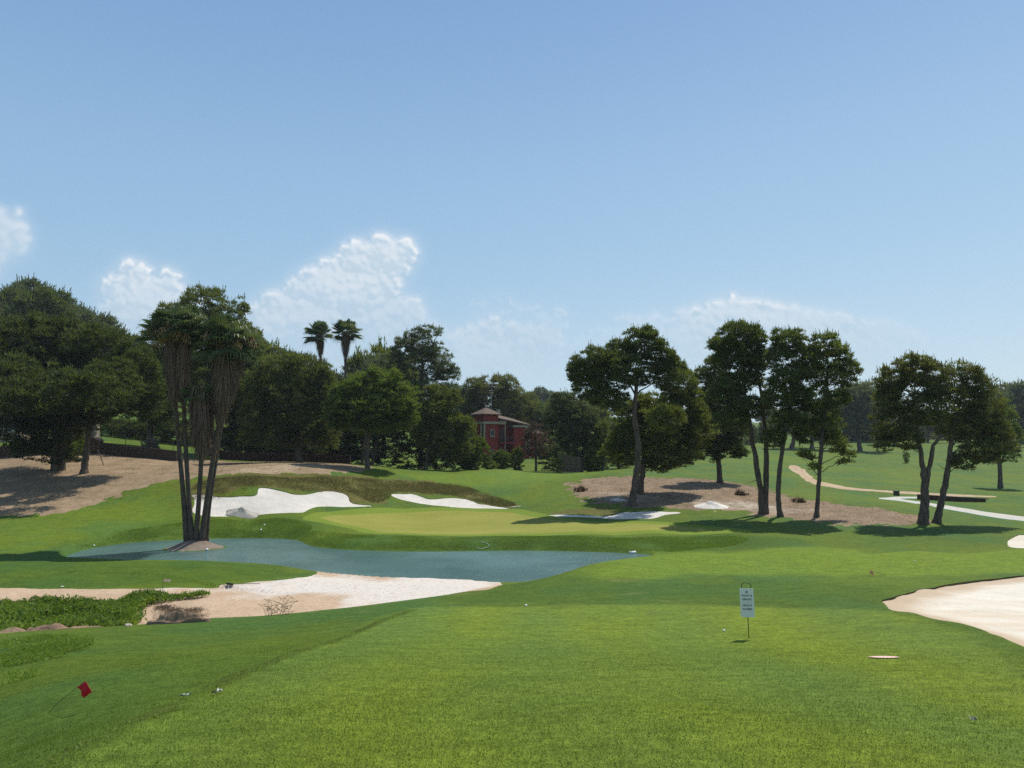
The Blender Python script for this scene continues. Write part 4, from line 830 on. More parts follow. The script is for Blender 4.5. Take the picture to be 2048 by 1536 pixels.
for k, (px, top) in enumerate(row):
    wood_tree(px, 118 + 9 * (k % 3), top, (k * 2) % 3, 'pine deep in the wood behind the palms, ' + nth([q_[0] for q_ in row], px), 'pines deep in the wood behind the bunkers')
row = [(940, 780), (1035, 790), (1058, 800), (1080, 810), (1100, 812), (1120, 800), (1150, 815), (1180, 805), (905, 770)]
for k, (px, top) in enumerate(row):
    wood_tree(px, 150 + 14 * (k % 3), top, (k + 1) % 3, 'grey-green tree behind the red house, ' + nth([q_[0] for q_ in row], px), 'trees behind the red house')
row = [(1045, 792), (1062, 784), (1082, 776), (1098, 782), (1112, 788), (1130, 785), (1075, 800), (1105, 805), (1030, 800)]
for k, (px, top) in enumerate(row):
    wood_tree(px, 300 + 22 * (k % 4), top, k % 2, 'hazy bluish pine on the distant hill, ' + nth([q_[0] for q_ in row], px), 'pines on the distant hill')
row = [(1500, 850), (1530, 845), (1560, 835), (1600, 850), (1640, 842), (1665, 800), (1690, 782), (1712, 768), (1735, 772), (1758, 780), (1780, 800), (1810, 825), (1850, 830), (1890, 835), (1930, 830), (1975, 800), (2000, 785), (2025, 775), (2050, 770), (1395, 850), (1420, 855), (1460, 850), (1340, 860), (1370, 855), (1290, 860), (1250, 850), (1220, 845)]
for k, (px, top) in enumerate(row):
    wood_tree(px, (235 if px > 1640 else 185) + 12 * (k % 3), top, k % 3, 'pine in the tree line closing the far fairway, ' + nth([q_[0] for q_ in row], px), 'pines closing the far fairway')
for k in range(26):
    px = -260 + k * 100; top = np.interp(px, [-260, 100, 300, 700, 1000, 1100, 1700, 2300], [600, 640, 740, 760, 800, 795, 800, 790]) + rng.uniform(0, 14)
    wood_tree(px, 340 + 20 * (k % 3), top, k % 3, 'pine on the far skyline behind the course, ' + nth([-260 + j_ * 100 for j_ in range(26)], px), 'pines on the far skyline')

# ------------------------------------------------------------------ hedges and shrubs
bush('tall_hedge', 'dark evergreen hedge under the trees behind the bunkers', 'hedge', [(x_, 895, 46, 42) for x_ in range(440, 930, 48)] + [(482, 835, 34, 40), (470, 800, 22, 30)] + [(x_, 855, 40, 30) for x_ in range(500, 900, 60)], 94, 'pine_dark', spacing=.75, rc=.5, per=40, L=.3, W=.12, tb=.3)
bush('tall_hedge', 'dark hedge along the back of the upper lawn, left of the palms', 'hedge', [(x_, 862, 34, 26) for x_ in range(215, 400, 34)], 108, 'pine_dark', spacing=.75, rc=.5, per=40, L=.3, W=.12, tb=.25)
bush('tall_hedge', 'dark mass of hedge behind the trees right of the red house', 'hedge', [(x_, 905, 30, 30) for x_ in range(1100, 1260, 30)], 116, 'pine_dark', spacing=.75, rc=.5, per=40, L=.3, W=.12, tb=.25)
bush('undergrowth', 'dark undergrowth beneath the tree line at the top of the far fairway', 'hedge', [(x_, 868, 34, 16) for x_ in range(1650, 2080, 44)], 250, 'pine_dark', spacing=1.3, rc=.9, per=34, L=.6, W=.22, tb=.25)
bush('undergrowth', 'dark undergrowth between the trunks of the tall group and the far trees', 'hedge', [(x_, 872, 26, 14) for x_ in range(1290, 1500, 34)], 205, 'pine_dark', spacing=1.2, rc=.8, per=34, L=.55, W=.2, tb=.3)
bush('rounded_bush', 'big round leafy green bush left of the red house', 'bush', [(950, 905, 34, 30), (935, 912, 22, 26), (955, 888, 18, 14)], 92, 'hedge', spacing=.4, rc=.26, per=40, L=.17, W=.1, tb=.45)
bush('garden_shrub', 'dark green shrub beneath the balcony of the red house', 'shrub', [(1006, 918, 24, 16), (1000, 908, 14, 8)], 100, 'hedge', spacing=.4, rc=.26, per=36, L=.2, W=.1, tb=.2)
bush('garden_shrub', 'upright leafy shrub to the right of the balcony', 'shrub', [(1032, 915, 10, 16), (1040, 908, 7, 12)], 98, 'hedge', spacing=.36, rc=.22, per=34, L=.26, W=.07, tb=.5)
bush('garden_shrub', 'low yellow-green shrub at the foot of the round bush', 'shrub', [(985, 931, 16, 8), (975, 925, 8, 9)], 93, 'hedge', spacing=.36, rc=.2, per=34, L=.15, W=.08, tb=.8)
bush('garden_shrub', 'small dark shrub with a pale spot on the crest right of the house', 'shrub', [(1115, 925, 14, 11)], 92, 'hedge', spacing=.36, rc=.2, per=34, L=.15, W=.08, tb=.3)
bush('garden_shrub', 'dark round shrub under the pine right of the house', 'shrub', [(1190, 918, 22, 17), (1175, 922, 14, 12)], 93, 'hedge', spacing=.4, rc=.26, per=36, L=.17, W=.09, tb=.15)
bush('silver_shrub', 'round silvery shrub on the upper lawn behind the stone wall', 'shrub', [(299, 892, 17, 12), (302, 886, 12, 9)], 84, 'silver', spacing=.3, rc=.2, per=40, L=.3, W=.035, tb=.5)
bush('young_tree', 'little sapling alone on the far fairway between the airy trunks', 'sapling', [(1812, 902, 5, 8)], 140, 'hedge', spacing=.4, rc=.25, per=26, L=.2, W=.1, tb=.1)
bush('wild_shrub', 'bushy olive shrub under the hanging boughs by the stone wall', 'shrub', [(150, 890, 26, 18), (135, 905, 20, 14)], 78, 'hedge', spacing=.42, rc=.28, per=34, L=.2, W=.08, tb=.15)

# ------------------------------------------------------------------ walls, buildings and fences
m, t, o = mat_new('shade_toned_stone'); p = coords(t)
br = t.new('ShaderNodeTexVoronoi', feature='DISTANCE_TO_EDGE'); t.put(br.inputs['Vector'], t.scale(p, 2.2, 2.2, 4)); vc = t.new('ShaderNodeTexVoronoi'); t.put(vc.inputs['Vector'], t.scale(p, 2.2, 2.2, 4)); vs2 = t.new('ShaderNodeSeparateColor'); t.l.new(vc.outputs['Color'], vs2.inputs[0])
principled(t, o, t.mix(t.ss(br.outputs['Distance'], 0, .08), (.03, .025, .02), t.mix(vs2.outputs[0], (.045, .034, .026), (.115, .09, .07))), .95, bump=br.outputs['Distance'], bstr=.8, bdist=.08); M['stone'] = m  # stone colours darkened to stand for the shade on the wall
def wall_between(name, label, a, b, Y0, Y1, h, mat, n=14, cat='wall', thick=.4):
    mb = MB(); pts = []
    for k in range(n + 1):
        f = k / n; q = PZ(a + (b - a) * f, Y0 + (Y1 - Y0) * f, 4.5); pts.append((q[0], q[1], ground_z(q[0], q[1])))
    c = np.array(pts[0]); tp = rng.uniform(-.04, .04, n + 1)
    for k in range(n):
        p, q = np.array(pts[k]), np.array(pts[k + 1]); vs = [p + (0, 0, -.5), q + (0, 0, -.5), q + (0, thick, -.5), p + (0, thick, -.5), p + (0, 0, h + tp[k]), q + (0, 0, h + tp[k + 1]), q + (0, thick, h + tp[k + 1]), p + (0, thick, h + tp[k])]
        mb.add([v - c for v in vs], [(0, 1, 5, 4), (4, 5, 6, 7), (2, 3, 7, 6)] + ([(3, 0, 4, 7)] if k == 0 else []) + ([(1, 2, 6, 5)] if k == n - 1 else []))
    o_ = mb.build(name, mat, None, False, c); tag(o_, label, cat); return o_
wall_between('stone_wall', 'low dark stone retaining wall in front of the upper lawn', -60, 352, 79.3, 82.6, 1.15, M['stone'])
wall_between('garden_wall', 'reddish garden wall in deep shade beyond the dirt road', 440, 700, 88.5, 88.5, 1.0, simple('shade_toned_red_plaster', (.045, .020, .016), .9, .3))  # deep tree shade is put into the plaster colour
wall_between('boundary_wall', 'beige boundary wall in shade right of the red house', 1116, 1162, 101, 101, 2.2, simple('shade_toned_beige_plaster', (.12, .09, .07), .9, .2))  # beige darkened, the wall's shade is painted into it
st_m = simple('wood_post_grey', (.10, .085, .07), .9, .3)
r_ = empty('wire_fence', PZ(0, 80.5, ground_z(PZ(0, 80.5, 5)[0], 80.5) + 1.0), 'thin wire fence with slim posts along the top of the stone wall', 'fence'); o0 = np.array(r_.location)
tops = []
for px in (10, 62, 200, 249, 300, 345):
    q = PZ(px, 79.6 + px / 352 * 3.3, 6); z = ground_z(q[0], q[1]) + 1.0; b_ = np.array((q[0], q[1] + .15, z)) - o0; MB().tube([b_, b_ + (0, 0, 1.15)], .035, 6).build('post', st_m, r_); tops.append(b_ + (0, 0, 1.1))
for hh in (0, .35, .7):
    b = MB()
    for p, q in zip(tops[:-1], tops[1:]): b.tube([p - (0, 0, hh), q - (0, 0, hh)], .006, 4, False)
    b.build('wire', st_m, r_)
q = P(191, 905, 81.5); q[2] = ground_z(q[0], q[1]); r_ = empty('garden_shed', q, 'small dark wooden shed beside the pine trunk on the stone wall', 'shed')
wood_m = simple('weathered_boards', (.085, .065, .05), .9, .3, 8)
MB().box(-.55, .55, -.5, .5, 0, 1.25).build('wall', wood_m, r_)
MB().add([(-.7, -.65, 1.25), (.7, -.65, 1.25), (.7, .65, 1.25), (-.7, .65, 1.25), (0, -.65, 1.6), (0, .65, 1.6)], [(0, 1, 4), (3, 5, 2), (0, 4, 5, 3), (1, 2, 5, 4), (0, 3, 2, 1)]).build('roof', wood_m, r_)
MB().box(-.2, .2, -.53, -.5, .1, 1.0).build('door', st_m, r_)
q = hit(208, 931); b = MB().tube([(0, 0, 0), (-.9, .3, 1.6)], .05, 6); tag(b.build('leaning_pole', st_m, None, False, q), 'bare pole leaning on the stone wall right of the shed', 'pole')

def house_box(name, label, px, Y_, w_, d_, h_, zoff, wallc, roofc, yaw=0.0, wins=2, cat='house', h0=None):
    q = P(px, 900, Y_); z = ground_z(q[0], q[1]) if h0 is None else h0; r_ = empty(name, (q[0], q[1], z), label, cat, None, yaw); wm = simple(name + '_wall', wallc, .85, .08, 1.5)
    MB().box(-w_ / 2, w_ / 2, 0, d_, -1.5, h_).build('wall', wm, r_)
    MB().box(-w_ / 2 - .3, w_ / 2 + .3, -.3, d_ + .3, h_, h_ + .25).build('roof', simple(name + '_roof', roofc, .85, .15), r_)
    for k in range(wins):
        x = -w_ / 2 + w_ * (k + .5) / wins; f = MB(); f.box(x - .6, x + .6, -.06, 0, h_ * .35, h_ * .75)
        f_ = f.build('window', simple('window_frame_white', (.6, .58, .54), .6), r_); MB().box(x - .48, x + .48, -.075, -.061, h_ * .35 + .12, h_ * .75 - .12).build('pane', M['glass'], f_)
    return r_
M['glass'] = simple('dark_window_glass', (.03, .035, .04), .15, .1)
house_box('white_house', 'pale house just visible through the gap above the hedge, left of the palms', 300, 170, 9, 8, 10.6, 0, (.68, .64, .58), (.55, .33, .2), .1, 3, h0=4)
house_box('white_house', 'white wall showing in patches through the broad bushy pine', 556, 112, 4, 4, 4.6, 0, (.6, .6, .6), (.4, .38, .36), 0, 1, h0=5)
house_box('beige_outbuilding', 'beige outbuilding behind the boughs of the rounded pine', 150, 92, 3.0, 3, 3.0, 0, (.32, .27, .22), (.25, .2, .17), .1, 1)
house_box('beige_outbuilding', 'sandy wall of a hut glimpsed at the far left edge', 14, 92, 2.4, 3, 3.2, 0, (.42, .34, .25), (.25, .2, .17), 0, 1)

# the red house
Yh = 130; q = P(968, 900, Yh); zh = 2.9; HR = empty('red_house', (q[0], q[1], zh), 'two storey dark red house with tiled roofs, corner tower and white columns', 'house', None, R(38))
red = simple('red_render', (.200, .024, .020), .9, .15, 1.2); white = simple('shade_toned_cream_stucco', (.30, .26, .19), .8, .1)  # cream of the stucco dimmed as if shaded
m, t, o = mat_new('roof_tiles'); p = t.new('ShaderNodeTexCoord').outputs['Object']; wv = t.new('ShaderNodeTexWave', bands_direction='DIAGONAL'); t.put(wv.inputs[0], p); wv.inputs['Scale'].default_value = 2.2; wv.inputs['Distortion'].default_value = 1.0
nn = t.noise(p, 3.5, 4, .7); principled(t, o, t.mix(t.lin(nn, .3, .7), t.mix(wv.outputs['Fac'], (.055, .034, .026), (.20, .14, .11)), (.24, .18, .14)), .9, bump=wv.outputs['Fac'], bstr=.8, bdist=.12); M['tiles'] = m
def hip(x0, x1, y0, y1, z, h, ov=.35, ridge=0.0):
    x0 -= ov; x1 += ov; y0 -= ov; y1 += ov; xm, ym = (x0 + x1) / 2, (y0 + y1) / 2
    return MB().add([(x0, y0, z), (x1, y0, z), (x1, y1, z), (x0, y1, z), (xm - ridge, ym, z + h), (xm + ridge, ym, z + h), (x0, y0, z - .12), (x1, y0, z - .12), (x1, y1, z - .12), (x0, y1, z - .12)],
                    [(0, 1, 5, 4), (1, 2, 5), (2, 3, 4, 5), (3, 0, 4), (0, 6, 7, 1), (1, 7, 8, 2), (2, 8, 9, 3), (3, 9, 6, 0), (6, 9, 8, 7)])
MB().box(0, 3.1, 0, 3.1, -1, 9.45).build('tower', red, HR); hip(0, 3.1, 0, 3.1, 9.5, 1.25, .45).build('roof', M['tiles'], HR)
MB().box(-.35, 4.6, -.35, 3.4, 7.75, 8.15).build('cornice', white, HR)
MB().box(3.1, 9.6, 1.6, 8, -1, 7.6).build('wall', red, HR); MB().box(6.6, 10.2, .1, 1.6, -1, 7.3).build('wing', red, HR)
MB().box(9.6, 15.2, 2.6, 8.5, -1, 6.3).build('rear_wing', red, HR); hip(9.9, 15.2, 2.6, 8.5, 6.35, 1.5, .4, 1.2).build('roof', M['tiles'], HR); MB().box(11.2, 12.2, 2.54, 2.598, 3.4, 5.0).build('window', white, HR)
MB().box(6.3, 10.5, -.25, 1.9, 7.3, 7.65).build('cornice', white, HR)
rf = MB().add([(2.8, -.2, 8.9), (10.6, -.4, 7.7), (10.6, 8.4, 7.7), (2.8, 8.4, 8.9), (3.2, 4.2, 10.1), (9.2, 4.2, 9.1), (2.8, -.2, 8.7), (10.6, -.4, 7.5)], [(0, 1, 5, 4), (1, 2, 5), (2, 3, 4, 5), (3, 0, 4), (0, 6, 7, 1)]).build('roof', M['tiles'], HR)
MB().box(5.6, 6.1, 3.4, 3.9, 9.2, 10.6).build('chimney', white, rf)
hip(3.2, 4.5, -.2, 1.3, 8.15, .55, .2).build('roof', M['tiles'], HR)
MB().add([(3.1, 1.58, 7.6), (9.6, 1.58, 7.6), (9.6, 1.58, 7.7), (3.1, 1.58, 8.75)], [(0, 1, 2, 3)]).build('gable', red, HR)
for (x, y, z0, z1) in ((-.1, -.2, 4.6, 7.75), (-.2, .55, 4.6, 7.75), (10.0, -.1, 3.5, 7.3), (9.3, -.1, 3.5, 7.3), (10.9, 4.4, -.5, 7.0)): MB().tube([(x, y, z0), (x, y, z1)], .16, 10).build('column', white, HR)
MB().tube([(4.5, -.1, -1), (4.5, -.1, 7.75)], .09, 8).build('post', white, HR)
MB().box(3.1, 6.6, -.2, 1.6, 4.35, 4.6).build('balcony', red, HR)
rl = MB()
for k in range(18): rl.box(3.15 + k * .2, 3.18 + k * .2, -.2, -.17, 4.6, 5.45)
rl.box(3.1, 6.6, -.21, -.16, 5.45, 5.5); rl.build('railing', simple('dark_iron', (.03, .03, .03), .5), HR)
for (x, z, w_, h_) in ((1.3, 5.6, .9, 1.25), (1.3, 2.0, .9, 1.3)):
    f_ = MB().box(x, x + w_, -.07, -.003, z, z + h_).build('window', white, HR); MB().box(x + .1, x + w_ - .1, -.09, -.071, z + .1, z + h_ - .1).build('pane', M['glass'], f_); MB().box(x - .08, x + w_ + .08, -.2, -.071, z - .12, z).build('sill', white, f_)
f_ = MB().box(4.6, 5.7, 1.5, 1.597, 4.6, 6.9).build('balcony_door', simple('dark_wood_door', (.05, .03, .025), .6), HR)
f_ = MB().box(4.9, 5.9, 1.5, 1.597, .4, 2.9).build('door', white, HR); MB().box(5.02, 5.78, 1.47, 1.499, .6, 2.7).build('pane', M['glass'], f_)
an = MB().tube([(3.8, 3, 9), (3.8, 3, 14.2)], .035, 6)
for k, z in enumerate((13.9, 13.5, 13.1)): an.tube([(3.8 - .5 + k * .1, 3, z), (3.8 + .5 - k * .1, 3, z)], .02, 4)
an.build('antenna', simple('galvanised_metal', (.35, .35, .35), .5), HR)
# little dark bridge wall and marker box by the cart path
q0, q1 = hit(1838, 999), hit(1972, 1004); wm = simple('dark_brown_brick', (.075, .045, .032), .95, .35, 6); n = 8; mb = MB(); c = q0.copy()
for k in range(n):
    a_, b_ = q0 + (q1 - q0) * k / n - c, q0 + (q1 - q0) * (k + 1) / n - c; h_ = .46 - .18 * k / n; h2 = .46 - .18 * (k + 1) / n
    mb.add([a_ - (0, 0, .6), b_ - (0, 0, .6), b_ + (0, .35, -.6), a_ + (0, .35, -.6), a_ + (0, 0, h_), b_ + (0, 0, h2), b_ + (0, .35, h2), a_ + (0, .35, h_)], [(0, 1, 5, 4), (4, 5, 6, 7), (2, 3, 7, 6), (3, 0, 4, 7), (1, 2, 6, 5)])
br_ = empty('culvert_wall', c, 'low dark brown retaining wall beside the bend of the cart path', 'wall'); mb.build('wall', wm, br_)
a_, b_ = np.zeros(3), q1 - q0; MB().tube([a_ + (-.2, -.05, .46), b_ + (.2, -.05, .30)], .05, 6).build('coping', st_m, br_)
q = hit(1793, 991); r_ = empty('valve_box', q, 'small dark utility box beside the start of the cart path', 'box'); MB().box(-.22, .22, -.2, .2, -.05, .42).build('body', simple('green_plastic_dark', (.03, .05, .03), .6), r_); MB().box(-.26, .26, -.24, .24, .42, .48).build('lid', simple('lid_dark', (.06, .07, .05), .6), r_)

# ------------------------------------------------------------------ the small things on the grass
q = hit(1498, 1277); sd_ = q[1] / F; SR = empty('notice_sign', q, 'white notice on a dark metal stake saying the hole is closed', 'sign', None, R(-14)); SR.rotation_euler = (R(2), R(-1.5), R(-16))
iron = simple('dark_green_iron', (.018, .022, .014), .5)
H = 107 * sd_; b0_, b1_ = 41 * sd_, 96 * sd_; hw = 13 * sd_
MB().tube([(0, .02, -.25), (0, .012, b0_ * .6), (0, .012, b1_ + .01)], .0065, 8).build('stake', iron, SR, True)
loop = [(-.055, .012, b1_ - .01), (-.075, .012, b1_ + .025), (-.07, .012, b1_ + .07), (-.04, .012, b1_ + .092), (.04, .012, b1_ + .088), (.07, .012, b1_ + .07), (.078, .012, b1_ + .03), (.06, .012, b1_ - .01)]
MB().tube(loop + [(-.055, .012, b1_ - .01)], .0055, 8).build('handle', iron, SR, True)
bd = MB().box(-hw, hw, -.003, .004, b0_, b1_).build('board', simple('white_sheet', (.74, .76, .80), .55, .03), SR)
ink = simple('navy_ink', (.012, .018, .05), .6)
def words_on(txt, z, size, y=-.0045, w_=1.0):
    cu = bpy.data.curves.new('lettering', 'FONT'); cu.body = txt; cu.size = size; cu.align_x = 'CENTER'; cu.extrude = .0004; cu.offset = size * .018
    ob = bpy.data.objects.new('lettering', cu); C.objects.link(ob); dg = bpy.context.evaluated_depsgraph_get(); me = bpy.data.meshes.new_from_object(ob.evaluated_get(dg)); bpy.data.objects.remove(ob)
    me.materials.clear(); me.materials.append(ink); o2 = link('lettering', me, bd); o2.rotation_euler = (math.pi / 2, 0, 0); o2.location = (0, y, z); o2.scale = (w_, 1, 1)
bh = b1_ - b0_
words_on('HOYO 8', b0_ + bh * .72, .043); words_on('CERRADO', b0_ + bh * .59, .043, w_=.82); words_on('HOLE 8', b0_ + bh * .38, .043); words_on('CLOSED', b0_ + bh * .25, .043, w_=.92)
MB().box(-.07, .07, -.0052, -.0035, b0_ + bh * .505, b0_ + bh * .512).build('rule_line', simple('grey_ink', (.25, .27, .32), .6), bd)
em = MB(); n = 14; vs = [(0, -.005, b0_ + bh * .865)] + [(.022 * math.cos(math.pi * k / n), -.005, b0_ + bh * .865 + .02 * math.sin(math.pi * k / n)) for k in range(n + 1)]
em.add(vs, [(0, k + 1, k + 2) for k in range(n)]); em.box(-.0018, .0018, -.0056, -.0042, b0_ + bh * .845, b0_ + bh * .866); em.box(-.024, .024, -.0056, -.0042, b0_ + bh * .835, b0_ + bh * .839); em.build('emblem', ink, bd)

def cloth(w_, h_, mat, name, root, wav=.12, loc=(0, 0, 0), rot=(0, 0, 0), nx=9, ny=6):
    vs = []; fs = []
    for i in range(nx + 1):
        for j in range(ny + 1):
            u, v = i / nx, j / ny; vs.append((u * w_, wav * w_ * math.sin(u * 7 + v * 2) * u + .03 * w_ * math.sin(v * 9 + u * 4), (v - 1) * h_ + wav * .5 * w_ * math.sin(u * 5)))
    for i in range(nx):
        for j in range(ny): a_ = i * (ny + 1) + j; fs.append((a_, a_ + ny + 1, a_ + ny + 2, a_ + 1))
    b = MB().add(vs, fs); o2 = b.build(name, mat, root, True); o2.location = loc; o2.rotation_euler = rot; md = o2.modifiers.new('thickness', 'SOLIDIFY'); md.thickness = .0015; return o2
q = hit(82, 1427); tip = P(170, 1363, q[1] - .25) - q; r_ = empty('marker_flag', q, 'small bright red flag on a thin leaning wire in the near slope', 'flag')
wire = simple('thin_wire', (.05, .06, .03), .6); MB().tube([(0, 0, -.08), tuple(tip * .35 + (0, 0, -.02)), tuple(tip * .75 + (0, 0, -.005)), tuple(tip)], .0022, 6).build('wire', wire, r_, True)
redc = simple('red_plastic', (.62, .012, .03), .5, .15, 20); s_ = q[1] / F
dir_ = Vector(tip).normalized(); ang = math.atan2(dir_.z, dir_.x)
cloth(.11, .085, redc, 'flag', r_, .12, tuple(tip - np.array(dir_) * .0), (0, R(52), 0))
q = hit(325, 1186); s_ = q[1] / F; r_ = empty('marker_flag', q, 'pale pink flag on a thin upright stake at the edge of the weeds', 'flag')
MB().tube([(0, 0, -.2), (0, 0, 26 * s_)], .010, 6).build('stake', wire, r_, True); cloth(14 * s_, 4 * s_, simple('pale_pink_cloth', (.75, .55, .48), .7), 'flag', r_, .08, (0, 0, 26 * s_))
q = hit(1747, 1150); s_ = q[1] / F; r_ = empty('marker_flag', q, 'tiny orange flag lying in the grass of the plateau', 'flag')
cloth(11 * s_, 5 * s_, simple('orange_cloth', (.70, .28, .16), .7), 'flag', r_, .15, (-6 * s_, 0, 8 * s_), (R(-20), R(35), 0)); MB().tube([(-.1, 0, .13), (.35, -.1, .01)], .006, 5).build('stake', wire, r_)
# painted turf disc
q = hit(1767, 1316); r0 = 29 * q[1] / F; n = 40; rings = []; vs = [(0, 0, 0)]; fs = []
for j, f in enumerate((.33, .66, 1.0)):
    for k in range(n):
        a_ = 2 * math.pi * k / n; rr_ = r0 * f * (1 + .05 * math.sin(3 * a_ + 1)) if j == 2 else r0 * f; x, y = rr_ * math.cos(a_), rr_ * math.sin(a_) * .62
        vs.append((x, y, ground_z(q[0] + x, q[1] + y) - q[2] + .014 + (.004 if j < 2 else 0)))
vs[0] = (0, 0, .019)
for k in range(n):
    fs.append((0, 1 + k, 1 + (k + 1) % n))
    for j in range(2): a_, b_ = 1 + j * n + k, 1 + j * n + (k + 1) % n; fs.append((a_, a_ + n, b_ + n, b_))
o2 = MB().add(vs, fs).build('marker_plate', simple('pale_pink_plastic', (.80, .50, .44), .6, .08), None, True, q); md = o2.modifiers.new('thickness', 'SOLIDIFY'); md.thickness = .006; tag(o2, 'flat pale pink oval plate lying in the grass right of the notice', 'tee marker')
# rake on the sand
q = hit(463, 1172); s_ = q[1] / F; r_ = empty('sand_rake', q, 'long handled rake lying on the pale sand', 'rake'); gz = lambda x, y: ground_z(q[0] + x, q[1] + y) - q[2]
MB().tube([(0, 0, gz(0, 0) + .07), (1.1, .35, gz(1.1, .35) + .05)], .014, 8).build('handle', simple('grey_handle', (.16, .15, .13), .6), r_)
hd = MB(); hd.box(-.32, .10, -.05, .03, .04, .11)
for k in range(9): hd.box(-.31 + k * .05, -.295 + k * .05, -.02, -.005, -.01, .04)
h2_ = hd.build('rake_head', iron, r_); h2_.rotation_euler = (0, 0, R(-35))
# golf balls and litter
ball = bpy.data.meshes.new('golf_ball'); import bmesh
bm = bmesh.new(); bmesh.ops.create_icosphere(bm, subdivisions=3, radius=.05); bm.to_mesh(ball); bm.free(); ball.materials.append(simple('white_ball', (.85, .85, .84), .4, .02)); ball.polygons.foreach_set('use_smooth', [True] * len(ball.polygons))
for (px, py, lb, k) in [(346, 1088, 'white ball at the left edge of the palm island', 1.5), (441, 1089, 'white ball at the right edge of the palm island', 1.5), (414, 1101, 'white ball on the front of the palm island', 1.6), (188, 1092, 'white ball in the grass left of the pond', 1.1),
        (529, 1051, 'white ball on the grass below the big bunker, upper one', 1.2), (522, 1061, 'white ball on the grass below the big bunker, lower one', 1.3), (903, 1016, 'white ball on the fringe behind the green', 1.1), (1448, 1263, 'white ball on the near grass left of the notice', .42), (1052, 1213, 'white ball on the edge of the near tee', .55), (1830, 1123, 'dark spotted ball on the plateau', .4)]:
    q = hit(px, py); o2 = link('golf_ball', ball, None, q + (0, 0, .05 * k * .8)); o2.scale = (k,) * 3; tag(o2, lb, 'ball', 'balls lying about the course')
def scrap(px, py, lb, w_, d_, col, name='paper_scrap', yaw=0, cat='litter'):
    q = hit(px, py); s_ = q[1] / F; w_ *= s_; n = 6; vs = []; fs = []
    for i in range(n + 1):
        for j in range(3):
            x, y = (i / n - .5) * w_, (j / 2 - .5) * d_; zz = ground_z(q[0] + x, q[1] + y) - q[2]; vs.append((x + rng.uniform(-.06, .06) * w_, y + rng.uniform(-.3, .3) * d_, zz + .02 + rng.uniform(0, .03)))
    for i in range(n):
        for j in range(2): a_ = i * 3 + j; fs.append((a_, a_ + 3, a_ + 4, a_ + 1))
    o2 = MB().add(vs, fs).build(name, simple(name + '_mat', col, .7, .15), None, False, q); o2.rotation_euler = (0, 0, yaw); md = o2.modifiers.new('thickness', 'SOLIDIFY'); md.thickness = .003; tag(o2, lb, cat); return o2
scrap(372, 1397, 'thin torn white scrap of paper in the near left slope', 22, .035, (.26, .30, .24)); scrap(440, 1387, 'folded grey scrap with a dark side, right of the white one', 12, .05, (.36, .38, .33), yaw=.3); scrap(428, 1391, 'dark scrap of plastic touching the folded grey one', 9, .035, (.03, .05, .04), 'plastic_scrap', .4)
scrap(125, 1174, 'small pale scrap on the grass above the dirt track', 6, .12, (.6, .65, .62)); scrap(1030, 1014, 'pale broken branch on the bank right of the slim bunker', 22, .18, (.42, .36, .28), 'fallen_branch', .2, 'branch')
scrap(1948, 1447, 'tiny pale stone half sunk in the near right grass', 9, .04, (.45, .44, .36), 'small_stone', 0, 'stone')
# hose arc on the green's front bank
pts = [hit(952, 1097), hit(962, 1099), hit(975, 1096), hit(979, 1091), hit(972, 1087), hit(962, 1085)]; c = pts[0].copy(); tag(MB().tube([p - c + (0, 0, .04) for p in pts], .013, 6).build('hose_end', simple('pale_hose', (.55, .6, .5), .6), None, True, c), 'pale curved hose lying on the bank below the green', 'hose')
q = hit(1268, 1108); r_ = empty('drain_outlet', q, 'small white pipe outlet at the far end of the pond', 'pipe'); MB().tube([(-.25, 0, .06), (.12, .1, .09)], .09, 10).build('pipe', simple('white_pipe', (.7, .7, .68), .5), r_, True); MB().tube([(-.27, -.005, .058), (-.24, 0, .06)], .11, 10).build('collar', simple('white_pipe_collar', (.6, .6, .58), .5), r_, True)

def rock(name, label, px, py, w_, h_, mat, cat='rock', seed=1, sink=.3, dep=.7, dY=0):
    q = hit(px, py); s_ = q[1] / F; bm = bmesh.new(); bmesh.ops.create_icosphere(bm, subdivisions=4, radius=1)
    for v in bm.verts:
        p_ = v.co; f = 1 + .22 * float(fbm(np.array([p_.x * 1.5 + seed]), np.array([p_.y * 1.5 + p_.z * 1.3]), 4, seed)[0]); v.co = Vector((p_.x * f * w_ * s_ / 2, p_.y * f * w_ * s_ / 2 * dep, p_.z * f * h_ * s_))
    me = bpy.data.meshes.new(name); bm.to_mesh(me); bm.free(); me.polygons.foreach_set('use_smooth', [True] * len(me.polygons)); me.materials.append(mat); o2 = link(name, me, None, q - (0, 0, h_ * s_ * sink)); tag(o2, label, cat); return o2
rk = simple('pale_rock', (.48, .40, .32), .9, .2, 6, bstr=.6)
rock('pale_rock', 'pale round rock at the foot of the weeds', 257, 1252, 17, 7, rk, seed=3)
